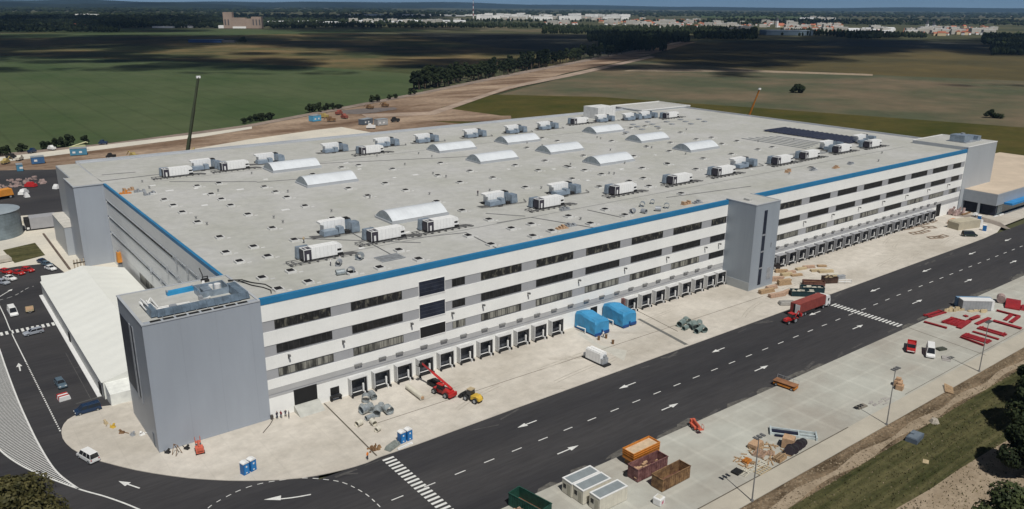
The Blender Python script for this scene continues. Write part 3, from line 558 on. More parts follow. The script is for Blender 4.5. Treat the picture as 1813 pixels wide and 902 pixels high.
# ---- rear left tower and annex
b = MB(); b.box(11.5, 20.1, 129.2, 145, 0, 25.6); tb = b.build('rear_tower', clad, hall)
b = MB(); b.box(11.35, 20.2, 129.0, 129.35, 25.5, 25.8); b.box(11.35, 11.7, 129.36, 145.1, 25.5, 25.8); b.build('coping', roofe, tb)
b = MB(); b.box(9.4, 20.1, 145.2, 168, 0, 9.4); ax = b.build('annex', clady, hall); b = MB(); b.box(11.75, 20.1, 129.4, 144.9, 25.61, 25.66); b.box(13.5, 19.8, 145.3, 170.7, 25.51, 25.56); b.build('roof', roofm, tb); b = MB(); b.box(9.3, 13.1, 145.1, 168.1, 9.41, 9.6); b.build('roof', mat('annex_roof', (0.5, 0.48, 0.43), .8), ax)
# rear right raised block
b = MB(); b.box(292, 331, 160, 184, 0, 25.95); rr = b.build('rear_block', clady, hall); b = MB(); b.box(292.5, 330.5, 160.5, 183.5, 25.96, 26.02); b.build('roof', roofm, rr); b = MB(); b.box(291.9, 331.1, 159.9, 160.4, 25.9, 26.4); b.box(291.9, 292.4, 160.41, 184, 25.9, 26.4); b.box(291.9, 331.1, 183.6, 184.1, 25.9, 26.5); b.box(330.6, 331.1, 160.41, 183.5, 25.9, 26.4); b.build('coping', plainw, rr)
b = MB(); b.box(252.4, 264.6, 152.3, 163, RZ, 30.9); b.box(254.8, 255.8, 152.1, 152.29, RZ, 27.6, 1); b.build('roof_house', [mat('ribbed_white', (0.66, 0.66, 0.64), .5, lines=(('X', 1.5, .1, .85),)), galv], hall)
# ---- low office at the far end
off = thing('office_building', 'low grey and glass office block with blue canopy at the far end of the road', 'office building')
b = MB(); b.box(315, 420, -13.3, 30, 4.6, 9.2); b.box(318, 420, -12.9, 29, .0, 4.6, 1); b.box(315, 318, -.6, 30, 0, 4.6); b.box(315, 316, -7.2, -6.4, 0, 4.6); b.build('wall', [mat('office_grey', (0.30, 0.33, 0.36), .4, va=.05), mat('office_glass', (0.05, 0.07, 0.08), .1, va=.5, sc=.5, lines=(('X', 2, .12, 1.8),), spec=.6)], off)
b = MB(); b.box(315.3, 420, -13, 29.7, 9.2, 9.35); b.build('roof', mat('beige_roof', (0.52, 0.43, 0.33), .8, va=.1, sc=.1), off)
b = MB(); b.box(322, 420, -16.5, -13.4, 4.4, 5.2); b.build('canopy', mat('sky_blue_canopy', (0.03, 0.22, 0.5), .5), off)
b = MB(); b.box(316.5, 317.6, -12.8, -7.3, .3, 4.5); b.box(316.5, 317.6, -6.3, -.7, .3, 4.5); b.build('window', glassk, off)
b = MB(); b.box(314.9, 318.5, -13.5, -12.9, 0, .3); b.box(319, 420, -13.8, -13.4, 0, .5); b.build('plinth', plainw, off)
# ------------------------------------------------------------------ roof windows and hatches
SK = [(69.8, 35), (70, 88.6), (70, 116.5), (136, 116.5), (136.2, 89.5), (169.2, 117), (169.2, 89.8), (168.8, 61.8), (218, 116.5), (217.5, 88.6), (217.2, 61.8)]
def barrel(par):
    b = MB(); n = 14; prof = [(9.0*(i/n), 2.5*math.sin(PI*(0.06+0.88*i/n))) for i in range(n+1)]
    vs_ = [(0, y, .35+z) for y, z in prof]+[(17.0, y, .35+z) for y, z in prof]
    b.add(vs_, [(i, n+1+i, n+2+i, i+1) for i in range(n)], 0)
    b.add(vs_[:n+1]+[(0, 9, .0), (0, 0, .0)], [tuple(range(n+1))+(n+1, n+2)], 1); b.add(vs_[n+1:]+[(17, 9, 0), (17, 0, 0)], [tuple(range(n, -1, -1))+(n+2, n+1)], 1)
    o = b.build('barrel_skylight', [skyl, mat('skylight_end', (0.30, 0.34, 0.36), .4, va=.2, sc=.8, lines=(('Y', 1.5, .1, .7),))], par)
    b = MB(); b.box(-.25, 17.25, -.3, -.02, 0, .75); b.box(-.25, 17.25, 9.02, 9.3, 0, .75); b.box(-.3, -.02, -.02, 9.02, 0, .5); b.box(17.02, 17.3, -.02, 9.02, 0, .5); b.build('kerb', roofe, o)
    return o
bs = barrel(hall)
for i, (x, y) in enumerate(SK):
    if i == 0: bs.location = (x, y, RZ)
    else: copy_tree(bs, loc=(x, y, RZ), parent=hall)
HP = [(464, 492), (545.7, 499), (493, 512), (514.5, 480), (474, 453.8), (449, 437), (521, 425), (482, 404), (589, 387), (540, 365), (508, 349.5), (488, 340), (468, 331), (672, 474), (623, 483), (706, 443), (741, 459), (818, 373), (865.5, 389), (773, 357), (718, 337), (682, 325), (651, 347), (869, 433), (829, 417.6), (617, 334), (553.5, 309), (605, 297), (635, 293), (695, 299.5), (780, 289), (775, 311), (832, 303), (814, 323), (871, 341), (872.6, 315), (960, 245), (987, 250), (1083, 250), (1107, 238), (1117, 227), (1142, 224), (1167, 228), (1205, 235), (1145, 260), (1187, 253), (1233, 247), (1260, 244), (1278, 255), (1305, 250), (1295, 273), (1342, 265), (1245, 281), (1182, 291), (1137, 298), (1122, 277), (1185, 268), (1033, 276), (1007, 296), (965, 285), (912, 293), (933, 262), (1003, 295), (1035, 302), (1065, 309), (1013, 317), (1061, 331), (1114, 321), (1139, 316), (1181, 290), (1232, 300), (953, 302), (930, 332), (978, 345), (940, 397), (905, 404.5), (976, 409), (943, 418), (1045, 396), (1071, 371), (1106, 381), (1206, 343), (1149, 330), (1006, 383), (424, 463), (400, 447), (389, 420), (350, 393.5), (323, 376), (307, 364), (439, 380), (408.5, 364), (392, 353), (374, 344), (387.6, 325), (349, 329.6), (291, 354), (271, 342), (1367, 261), (1436, 297)]
HP = HP[:100]
b = MB(); b.box(-1.0, 1.0, -1.0, 1.0, 0, .45); hat = b.build('roof_hatch', mat('hatch_curb', (0.58, 0.58, 0.56), .5), hall)
b = MB(); b.box(-.72, .72, -.75, .75, .45, .62, 0, top=(.12, .12)); b.build('hatch_dome', mat('hatch_dome_dark', (0.018, 0.018, 0.02), .7, spec=.1), hat)
b = MB(); b.box(1.3, 2.3, -1.3, -.9, 0, .1); b.build('hatch_weight', mat('hatch_curb', (0, 0, 0)), hat)
for i, (u, v) in enumerate(HP):
    x, y = G(u, v, RZ+.3)
    if i == 0: hat.location = (x, y, RZ)
    else: copy_tree(hat, loc=(x, y, RZ), parent=hall)
# small curbs and openings without dome
for u, v in [(636, 300), (698, 315), (735, 310), (365, 344), (425, 336), (300, 338), (362, 364), (347, 334), (270, 329), (470, 318), (612, 289), (1040, 320), (900, 300), (1100, 300), (1160, 275), (505, 372), (560, 420), (640, 440), (720, 412), (860, 360), (980, 300), (1250, 300), (1330, 300)]:
    x, y = G(u, v, RZ); k = U(.5, 1.2); b = MB(); b.box(x-k, x+k, y-.45, y+.45, RZ, RZ+.12); b.build('roof_patch', plainw, hall)
# solar field on the far roof
for k in range(18):
    y_ = 37+k*2.4
    b = MB(); b.add([(x_, y_+dy, RZ+z_) for x_ in (288, 305.2) for dy, z_ in ((0, .15), (0, .3), (1.9, .7), (1.9, .55))], [(0, 1, 2, 3), (7, 6, 5, 4), (0, 4, 5, 1), (1, 5, 6, 2), (2, 6, 7, 3), (3, 7, 4, 0)]); b.build('solar_panel_row', solar, hall)
# pipe racks on the roof
def part_box(name, m_, *bx): b = MB(); b.box(*bx); return b.build(name, m_, hall)
for k in range(6): part_box('pipe_rack', galv, 262+k*3.6, 262.25+k*3.6, 40+k, 72-k, RZ+.1, RZ+.3)
for k in range(5): part_box('pipe_rack', galv, 228+k*2, 266-k*2, 30+k*1.5, 30.2+k*1.5, RZ+.1, RZ+.3)
for k in range(16): part_box('cable_tray', galv, 232+k*4.1, 234.2+k*4.1, 112+(k*7) % 19, 114+(k*7) % 19, RZ+.05, RZ+.4)
for k in range(5): part_box('pipe_rack', galv, 52, 58, 8+k*.9, 8.2+k*.9, RZ+.1, RZ+.3)
cdk = mat('conduit_dark', (0.2, 0.2, 0.2), .5)
for pts_ in (((560, 290), (840, 277)), ((455, 323), (600, 312)), ((500, 300), (560, 296)), ((180, 310), (240, 305)), ((300, 322), (455, 322)), ((520, 422), (745, 430)), ((700, 425), (825, 412), (880, 440)), ((150, 305), (180, 321), (290, 308)), ((880, 395), (940, 385), (1060, 405)), ((1040, 372), (1100, 385)), ((1180, 350), (1330, 330)), ((600, 400), (700, 455)), ((860, 378), (930, 383))):
    b = MB(); b.tube([(*G(u, v, RZ+.1), RZ+.12) for u, v in pts_], .1, 4); b.build('conduit', cdk, hall)
rvm = mat('vent_cap', (0.3, 0.3, 0.29), .6); rv = None; rq = random.Random(5)
for i in range(64):
    x = rq.choice([30, 46.7, 63, 79.5, 96, 112.4, 129, 145.3, 161.8, 178, 194.7, 211, 227.6, 244, 260.5, 277])+rq.uniform(-1, 1); y = rq.uniform(8, 160)
    if any(a_-1 < x < a_+18 and c_-1 < y < c_+10 for a_, c_ in SK) or (18 < y < 42) or (126 < y < 146): continue
    b = MB()
    if rv is None: b.cyl((0, 0, 0), (0, 0, .7), .22, 8); b.cyl((0, 0, .7), (0, 0, .85), .36, 8); rv = b.build('roof_vent', rvm, hall); rv.location = (x, y, RZ)
    else: copy_tree(rv, loc=(x, y, RZ), parent=hall)
wkm = mat('walkway_pad', (0.27, 0.27, 0.26), .8, va=.1)
for (x0, x1, y0, y1) in ((34, 300, 19.6, 20.0), (34, 286, 125.4, 125.8)):
    part_box('walkway', wkm, x0, x1, y0, y1, RZ+.01, RZ+.05)
# ================================================================== ROOFTOP UNITS
def ahu_front():
    t = thing('air_handling_unit', '', 'air unit', group='white rooftop air units')
    b = MB(); b.box(0, 9.5, 0, .25, .25, .55); b.box(0, 9.5, 2.4, 2.65, .25, .55); b.box(0, .2, .26, 2.39, .25, .55); b.box(9.3, 9.5, .26, 2.39, .25, .55)
    for i in range(6): b.box(i*1.85, .2+i*1.85, .02, .22, 0, .25); b.box(i*1.85, .2+i*1.85, 2.42, 2.62, 0, .25)
    b.build('base_frame', rubber, t)
    b = MB(); b.box(1.9, 8.2, .1, 2.6, .56, 3.1); b.prof([(8.2, .56), (8.2, 3.1), (9.0, 2.9), (9.3, 2.2), (8.9, 1.95), (8.9, 1.5), (9.35, 1.4), (9.35, 1.0), (8.9, .8), (8.9, .56)], .1, 2.6); b.build('housing', ahuw, t)
    b = MB(); b.box(8.0, 8.95, .04, .09, 1.5, 1.95); b.box(8.0, 9.3, .04, .09, .6, 1.0); b.build('intake_slot', dark, t)
    b = MB(); b.box(0.05, 1.85, .1, 2.6, .56, 2.85); f = b.build('fan_section', mat('louvre_dark', (0.05, 0.045, 0.06), .5, va=.2, coords='obj', lines=(('Z', .3, .05, .5),)), t)
    b = MB(); b.box(.02, 1.9, .06, .2, 2.86, 3.02); b.box(.02, 1.9, 2.5, 2.64, 2.86, 3.02); b.box(.02, .2, .21, 2.49, 2.86, 3.02); b.box(.75, .95, .21, 2.49, 2.86, 3.02); b.box(.7, 1.2, .02, .09, .6, 1.9); b.box(1.8, 1.89, .02, .09, .6, 2.85); b.box(-.02, .1, .02, .09, .6, 2.85); b.build('frame', plainw, f)
    b = MB()
    for y in (.0, .5, 1.0): b.tube([(9.4, y+.4, .35), (12.0, y-.2, .35), (13.0, y-1.4, .3)], .11, 5)
    b.tube([(-3.4, -.9, .4), (10.6, -.9, .4), (13.0, -1.4, .4)], .1, 5); b.tube([(-3.4, -.1, .4), (0, -.1, .4)], .1, 5); b.tube([(-3.4, -.9, .4), (-3.4, 2.2, .4), (0, 2.2, .4)], .1, 5); b.tube([(-2.2, -.9, .4), (-2.2, 2.2, .4)], .1, 5)
    for i in range(8): b.box(-3.3+i*2.0, -3.0+i*2.0, -1.1, .3, 0, .36)
    b.build('pipe', mat('pipe_grey', (0.14, 0.14, 0.14), .5, .3), t)
    b = MB(); b.box(-.3, 2.7, 3.0, 4.6, .3, 2.9, top=(.1, .2)); b.build('duct', duct, t)
    b = MB(); b.box(2.8, 4.0, 3.2, 4.3, .3, 1.8); b.build('duct', duct, t)
    return t
def ahu_rear():
    t = thing('air_handling_unit', '', 'air unit', group='white rooftop air units')
    b = MB(); b.box(0, 8.4, 0, 2.5, .1, .45); b.build('base_frame', rubber, t)
    b = MB(); b.prof([(.0, 3.05), (0, 2.6), (.9, 2.3), (.9, .46), (6.6, .46), (6.6, 3.2), (1.0, 3.2)], .1, 2.4); b.build('housing', ahuw, t)
    b = MB(); b.box(6.62, 8.3, .1, 2.4, .46, 2.9); f = b.build('fan_section', duct, t)
    b = MB(); b.box(6.7, 8.2, .2, 1.1, 2.91, 3.1); b.box(6.7, 8.2, 1.4, 2.3, 2.91, 3.1); b.build('fan_grille', dark, f)
    for bx_ in ((-.6, 3.4, -3.0, -.3, .35, 1.5), (3.6, 5.2, -2.6, -.2, .3, 1.9), (6.8, 9.0, -3.4, -.4, .3, 2.7), (9.2, 10.4, -.6, 1.8, .3, 2.0)):
        b = MB(); b.box(*bx_, top=(.15, .2)); b.build('duct', duct, t)
    b = MB(); b.box(5.3, 6.6, -2.9, -1.6, .0, .8); b.box(2.0, 3.4, -3.8, -3.2, 0, .4); b.build('damper', rubber, t)
    b = MB()
    for i in range(4): b.tube([(-3.4, -2.6+i*.7, .3), (2, -3.9+i*.5, .3)], .1, 5)
    b.tube([(2, -3.9, .3), (11.5, -4.2, .3), (13, -1, .3)], .1, 5)
    b.build('pipe', mat('pipe_grey', (0.22, 0.22, 0.22), .5, .3), t)
    return t
AF = ahu_front()
FR = [(38.0, 17.6), (57.0, 22.2), (72.6, 22.2), (110.2, 24.4), (139.6, 24.4), (165.2, 24.4), (187.6, 24.6), (221.6, 25.2), (239.4, 25.6), (262.4, 26.2), (283.4, 25.4)]
for i, (x, y) in enumerate(FR):
    lab = 'white dark-ended air unit, %s from the near end in the front roof row' % ORD[i]
    if i == 0: AF.location = (x, y, RZ); AF['label'] = lab; first = AF
    else: copy_tree(AF, loc=(x, y, RZ), label=lab)
BR = [(37.9, 128.4), (56.8, 128.2), (109.6, 129.4), (229.5, 144.2), (282.4, 133.6)]
for i, (x, y) in enumerate(BR): copy_tree(AF, loc=(x, y, RZ), label='white dark-ended air unit, %s from the left in the back roof row' % ORD[i])
AR = ahu_rear()
R1 = [(50.6, 36.6), (101.6, 38.0), (125.0, 36.6), (205.5, 32.0), (266.0, 35), (292.5, 36)]
R2 = [(49.4, 137.5), (71.4, 136), (100.4, 143.5), (123, 143.5), (141.5, 143), (165.5, 142.5), (187.5, 142), (206.5, 142.5), (246, 146), (261.5, 142.5), (273, 142.5)]
for i, (x, y) in enumerate(R1+R2):
    if i < len(R1): lab = 'grey-ducted white air unit, %s from the near end behind the front roof row' % ORD[i]
    else: lab = 'grey-ducted white air unit, %s from the left along the back roof edge' % ORD[i-len(R1)]
    if i == 0: AR.location = (x, y, RZ); AR['label'] = lab
    else: copy_tree(AR, loc=(x, y, RZ), label=lab)
# rolls and duct sections left on the roof edge
def roll(r, l, m, name, lab, cat, loc, rz, tilt=0, grp=None):
    t = MB(); t.ring((-l/2, 0, r), (l/2, 0, r), r, .06, 18); o = t.build(name, m); o.location = loc; o.rotation_euler = (0, tilt, rz); return tag(o, lab, cat, grp)
pts_r = [(600, 470), (603, 487), (621, 486), (637, 460), (1120, 378), (1137, 366), (1140, 378), (1155, 361), (1165, 374), (1180, 369)]
for i, (u, v) in enumerate(pts_r):
    x, y = G(u, v, RZ); roll(U(.6, .85), U(1.2, 2.0), [galv, fineduct][i % 2], 'duct_section', 'short round steel duct piece lying by the blue roof edge', 'duct piece', (x, y, RZ), U(0, 3), 0, 'short duct pieces lying near the blue roof edge')
for i, (u, v, m_) in enumerate([(995, 405, 'c'), (1010, 401, 't'), (1215, 362, 'c'), (1235, 360, 't'), (1000, 372, 't'), (228, 338, 'c'), (222, 343, 'o'), (248, 340, 't'), (265, 345, 't'), (1480, 298, 'c'), (1506, 291, 't'), (1395, 305, 'c'), (1440, 302, 't')]):
    x, y = G(u, v, RZ); t = MB()
    for k in range(4): t.box(-1.6+k*.8, -1.0+k*.8, -.6, .6, .15, .35+.3*((k*7+i) % 3))
    t.box(-1.7, 1.7, -.7, .7, 0, .14)
    o = t.build('material_pallet', {'c': cardb, 't': galv, 'o': orange}[m_]); o.location = (x, y, RZ); o.rotation_euler = (0, 0, U(-.3, .3))
    tag(o, {'c': 'brown material stacked flat on a pallet on the hall roof', 't': 'grey metal parts stacked flat on a pallet on the hall roof', 'o': 'orange parts stacked flat on a pallet at the near corner of the hall roof'}[m_], 'pallet', 'material pallets on the roof' if m_ != 'o' else None)
t = MB(); 
# ================================================================== VEHICLES
def wheel(par, x, y, r=.33, wd=.22):
    b = MB(); b.cyl((0, -wd/2, 0), (0, wd/2, 0), r, 14); o = b.build('wheel', rubber, par); o.location = (x, y, r)
    b = MB(); b.cyl((0, -wd/2-.012, 0), (0, wd/2+.012, 0), r*.6, 10); b.build('rim', galv, o)
def car(label, paint_m, loc, rz, L=4.4, W=1.8, H=1.48, style='hatch', cat='car', group=None):
    t = thing('parked_car' if cat == 'car' else 'van', label, cat, loc, rz, group); h = L/2; zb = .28
    if style == 'hatch': low = [(-h, zb), (-h+.03, .62), (-h+.08, .92), (-h+.25, .97), (h-1.15, .95), (h-.25, .80), (h-.02, .62), (h, zb)]; cab = (-h+.12, h-1.25, -h+.45, h-1.95)
    elif style == 'sedan': low = [(-h, zb), (-h+.02, .6), (-h+.08, .93), (-h+.7, .97), (h-1.2, .94), (h-.25, .80), (h-.02, .6), (h, zb)]; cab = (-h+.55, h-1.2, -h+1.15, h-2.0)
    else: low = [(-h, zb), (-h+.02, .7), (-h+.05, 1.02), (h-.95, 1.05), (h-.2, .9), (h-.02, .65), (h, zb)]; cab = (-h+.06, h-.85, -h+.22, h-1.55)
    b = MB(); b.prof(low, -W/2, W/2, iny=[.05, 0, .05, .1, .1, .08, .02, .08] if len(low) == 8 else [.05, 0, .06, .08, .08, .02, .08]); body = b.build('body', paint_m, t, bevel=.05)
    z0 = .96 if style != 'van' else 1.03; x0, x1, x2, x3 = cab; wi = W/2-.12; wt = W/2-.28
    b = MB(); b.add([(x0, -wi, z0), (x1, -wi, z0), (x1, wi, z0), (x0, wi, z0), (x2, -wt, H-.06), (x3, -wt, H-.06), (x3, wt, H-.06), (x2, wt, H-.06)], [(4, 5, 6, 7), (0, 1, 5, 4), (1, 2, 6, 5), (2, 3, 7, 6), (3, 0, 4, 7)]); b.build('windows', carglass, t)
    b = MB(); b.box(x2-.05, x3+.05, -wt-.03, wt+.03, H-.055, H, top=(.06, .06))
    for (xa_, xb_, s_) in ((x0, x2, 1), (x1, x3, 1)):
        for sy in (-1, 1): b.tube([(xa_, sy*wi, z0), (xb_, sy*wt, H-.05)], .05, 5)
    n = 1 if style != 'van' else 2
    for k in range(n):
        f = (k+1)/(n+1); xm = x0+(x1-x0)*f; xn = x2+(x3-x2)*f
        for sy in (-1, 1): b.tube([(xm, sy*(wi+.01), z0), (xn, sy*(wt+.01), H-.05)], .045, 4)
    b.build('roof', paint_m, t)
    for sx in (-h+.8, h-.85):
        for sy in (-W/2+.12, W/2-.12): wheel(t, sx, sy)
    for sy in (-1, 1):
        b = MB(); b.box(h-.09, h+.012, sy*(W/2-.35)-.17, sy*(W/2-.35)+.17, .62, .76); b.build('headlight', lampw, t)
        b = MB(); b.box(-h-.012, -h+.07, sy*(W/2-.25)-.1, sy*(W/2-.25)+.1, .70, .95); b.build('tail_light', lampr, t)
    b = MB(); b.box(-h-.02, -h+.03, -.28, .28, .48, .6); b.build('number_plate', plainw, t)
    return t
def heading(a, b_): return math.atan2(b_[1]-a[1], b_[0]-a[0])
car('white minibus rounding the curve of the road by the near corner', plainw, (-10.9, 5.6, 0.01), math.radians(108), 4.9, 1.95, 2.0, 'van', 'van')
car('dark blue people carrier parked at the end of the white tent', navy, (-7.3, 25.2, 0.01), math.radians(182), 4.9, 1.95, 1.8, 'van', 'car')
car('slate blue hatchback parked alone beside the tent', slate, (-9.6, 41.5, 0.01), math.radians(-86), 4.3, 1.8, 1.5, 'hatch')
car('silver and blue estate car on the zebra crossing by the tent', silver, (-9.9, 77.5, 0.01), math.radians(187), 4.5, 1.8, 1.5, 'hatch')
car('white delivery van parked near the left edge beside the lane line', plainw, (-12.2, 96.0, 0.01), math.radians(-88), 5.2, 2.0, 2.2, 'van', 'van')
for i, (u, v, pm, lb) in enumerate([(33, 486, redp, 'red car parked on the left of the red pair'), (50, 481, redp, 'red car parked on the right of the red pair'), (18, 496, plainw, 'white car with dark windows parked in front of the red pair'), (6, 503, silver, 'silver car parked at the left edge of the row'), (76, 466, navy, 'dark blue car parked furthest back in the row'), (84, 471, slate, 'blue grey car parked between the dark blue and the white car'), (90, 478, plainw, 'white car with red rear parked at the end of the row'), (12, 484, redp, 'red car half hidden at the back left of the row')]):
    x, y = G(u, v); car(lb, pm, (x, y, 0.01), math.radians(-62 if i < 4 or i == 7 else -70), 4.3, 1.78, 1.45, 'hatch' if i % 2 else 'sedan', 'car')
# utility trailer and red barrier box
t = thing('flatbed_trailer', 'small beige open trailer beside the white delivery van', 'trailer', (-8.3, 95.8, 0.01), math.radians(-95))
b = MB(); b.box(-1.6, 1.6, -.95, .95, .5, .6); b.box(-1.6, 1.6, -.95, -.9, .6, 1.0); b.box(-1.6, 1.6, .9, .95, .6, 1.0); b.box(-1.6, -1.55, -.89, .89, .6, 1.0); b.box(1.55, 1.6, -.89, .89, .6, 1.0); b.build('tray', tanp, t)
b = MB(); b.tube([(1.6, .5, .5), (2.6, 0, .5)], .05); b.tube([(1.6, -.5, .5), (2.6, 0, .5)], .05); b.build('drawbar', galv, t); wheel(t, 0, -1.0, .3); wheel(t, 0, 1.0, .3)
b = MB(); b.box(-1.3, 1.2, -.8, .8, .61, .9); b.build('load', cardb, t)
t = thing('road_barrier', 'red and white plastic barrier stack behind the slate blue hatchback', 'barrier', (-10.2, 34.3, 0.01), .1)
for k, mm in enumerate((redp, plainw, redp, plainw)):
    b = MB(); b.prof([(-1.1, 0), (-1.1, .25), (-.95, .9), (.95, .9), (1.1, .25), (1.1, 0)], -.25, .25); o = b.build('barrier_segment', mm, t); o.location = (0, 1.1-k*.62, 0)
# dark van by the far site office, red crew truck and white van in the yard
car('dark van with pale bonnet parked at the far end of the apron', grn, (277.4, -20.6, .13), math.radians(-40), 5.2, 2.0, 2.0, 'van', 'van')
car('white panel van parked beside the red pickup in the yard', plainw, (160.6, -63.8, .11), math.radians(207), 6.0, 2.05, 2.3, 'van', 'van')
t = thing('pickup_truck', 'red crew truck with open tipping tray parked beside the white van', 'truck', (159.7, -59.6, .11), math.radians(205))
b = MB(); b.prof([(.6, .5), (.6, 1.3), (.75, 2.15), (1.9, 2.15), (2.45, 1.35), (3.0, 1.2), (3.05, .5)], -.98, .98, iny=[0, 0, .12, .12, 0, .05, 0]); b.build('cab', redp, t, bevel=.05)
b = MB(); b.box(.9, 1.85, -1.0, 1.0, 1.35, 1.95); b.prof([(1.93, 2.08), (2.44, 1.38), (2.5, 1.40), (1.98, 2.12)], -.85, .85); b.build('windows', carglass, t)
b = MB(); b.box(-3.0, .5, -1.02, 1.02, .75, .9); b.box(-3.0, .5, -1.02, -.96, .9, 1.4); b.box(-3.0, .5, .96, 1.02, .9, 1.4); b.box(-3.0, -2.94, -.95, .95, .9, 1.4); b.box(.44, .5, -.95, .95, .9, 1.9); b.box(-2.2, -.2, -.6, .6, .91, 1.25); b.build('tray', redp, t)
b = MB(); b.box(-2.9, 2.7, -.45, .45, .45, .74); b.build('chassis', rubber, t)
for sx in (-2.0, 2.1):
    for sy in (-.85, .85): wheel(t, sx, sy, .4, .28)
b = MB(); b.box(3.055, 3.08, -.8, .8, .6, .8); b.build('headlight', lampw, t)
# ---- red lorry with white cab, red tractor behind
t = thing('lorry', 'red brown curtain sided lorry with white cab standing at the kerb by the far crossing', 'lorry', (161.8, -29.6, .01), 0.0)
b = MB(); b.box(-6.6, 6.2, -1.27, 1.27, 1.25, 3.95); b.build('trailer_body', redbr, t)
b = MB(); b.box(-6.62, -6.605, -1.1, .25, 1.35, 3.8); b.build('open_rear', dark, t)
b = MB(); b.box(-6.72, -6.64, -1.7, -.35, 1.3, 3.85); b.build('rear_door', plainw, t)
b = MB(); b.box(-6.4, 7.8, -.5, .5, .8, 1.24); b.box(-4.2, 1.6, -1.2, -1.0, .35, 1.1); b.box(-4.2, 1.6, 1.0, 1.2, .35, 1.1); b.build('chassis', rubber, t)
b = MB(); b.prof([(6.7, .55), (6.7, 3.5), (7.0, 3.75), (8.5, 3.3), (8.9, 2.0), (8.95, .55)], -1.2, 1.2); b.build('cab', plainw, t, bevel=.08)
b = MB(); b.box(7.5, 8.2, -1.225, 1.225, 1.9, 2.7); b.prof([(8.62, 3.0), (8.9, 2.05), (8.96, 2.05), (8.68, 3.02)], -1.05, 1.05); b.build('windows', carglass, t)
for sx in (-5.3, -4.1, -2.9, 5.6, 8.0):
    for sy in (-1.05, 1.05): wheel(t, sx, sy, .5, .35)
t = thing('farm_tractor', 'red wheeled tractor with raised arm right behind the red brown lorry', 'tractor', (150.9, -31.3, .01), math.radians(172))
b = MB(); b.prof([(-1.6, .7), (-1.7, 1.5), (-.4, 1.6), (0, 1.5), (1.7, 1.35), (1.9, .7)], -.55, .55); b.build('bonnet', redp, t, bevel=.05)
b = MB(); b.box(-1.3, .1, -.75, .75, 1.5, 2.45, top=(.1, .08)); b.build('cab', carglass, t); b = MB(); b.box(-1.3, .1, -.8, .8, 2.45, 2.6); b.build('cab_roof', redp, t)
b = MB(); b.tube([(-1.4, .5, 1.5), (-2.6, .4, 3.0), (-3.6, .3, 2.0)], .16, 6); b.box(-3.9, -3.3, .0, .7, 1.3, 2.1); b.build('arm', redp, t)
b = MB(); b.box(-1.9, -.3, -1.15, -.8, 1.2, 1.5); b.box(-1.9, -.3, .8, 1.15, 1.2, 1.5); b.build('mudguard', redp, t)
for sy in (-.95, .95): wheel(t, -1.1, sy, .8, .4); wheel(t, 1.3, sy, .5, .3)
# ---- red telehandler with boom up, yellow compact machine
t = thing('telehandler', 'red telescopic handler with long boom raised towards the dock doors', 'telehandler', (54.9, -11.6, .13), math.radians(103))
b = MB(); b.prof([(-2.6, .6), (-2.6, 1.5), (-1.8, 1.75), (2.2, 1.3), (2.5, .6)], -.8, .8); b.build('body', redp, t, bevel=.06)
b = MB(); b.box(-.9, .9, .25, 1.1, 1.55, 2.6, top=(.15, .05)); b.build('cab', carglass, t); b = MB(); b.box(-.9, .9, .22, 1.12, 2.6, 2.72); b.build('cab_roof', redp, t)
b = MB(); b.cyl((-2.3, -.35, 1.9), (3.5, -.35, 4.0), .38, 4); bo = b.build('boom', redp, t); b = MB(); b.cyl((3.4, -.35, 3.97), (6.6, -.35, 5.1), .27, 4); b.build('inner_boom', mat('boom_dark_red', (0.25, 0.02, 0.02), .5), bo)
b = MB(); b.box(6.4, 7.0, -1.0, .3, 4.4, 5.2); b.tube([(6.8, -.8, 4.4), (8.0, -.8, 4.3)], .07); b.tube([(6.8, .1, 4.4), (8.0, .1, 4.3)], .07); b.build('fork', rubber, bo)
b = MB(); b.box(-3.1, -2.6, -1.1, 1.1, .5, 1.3); b.build('counterweight', redp, t)
for sx in (-1.7, 1.7):
    for sy in (-1.05, 1.05): wheel(t, sx, sy, .62, .42)
t = thing('material_bucket', 'dark tool trailer with hoses in front of the red telehandler', 'tool trailer', (55.6, -7.2, .13), 1.7); b = MB(); b.box(-1.6, 1.6, -.9, .9, .3, 1.1); b.box(-1.2, .6, -.6, .6, 1.1, 1.6); b.tube([(-1.6, 0, .6), (-3.4, .6, .5), (-4.4, .3, 1.0)], .1); b.build('frame', rubber, t)
t = thing('wheel_loader', 'yellow and black compact loader parked beside the red telehandler', 'loader', (58.4, -17.6, .13), math.radians(-75))
b = MB(); b.prof([(.2, .6), (.2, 1.5), (1.6, 1.6), (2.3, 1.2), (2.4, .6)], -.95, .95, iny=[0, 0, .1, .35, .3]); b.build('engine_cover', yellow, t, bevel=.08)
b = MB(); b.box(-1.1, .2, -.7, .7, 1.0, 2.5, top=(.12, .08)); b.build('cab', carglass, t); b = MB(); b.box(-1.1, .2, -.7, .7, 2.5, 2.62); b.build('cab_roof', tanp, t)
b = MB(); b.tube([(-.8, .5, 1.3), (-2.4, .5, .9)], .12); b.tube([(-.8, -.5, 1.3), (-2.4, -.5, .9)], .12); b.prof([(-2.4, .3), (-2.5, 1.3), (-3.3, .4), (-3.2, .2)], -1.0, 1.0); b.build('bucket', rubber, t)
for sx in (-1.1, 1.4):
    for sy in (-.95, .95): wheel(t, sx, sy, .6, .4)
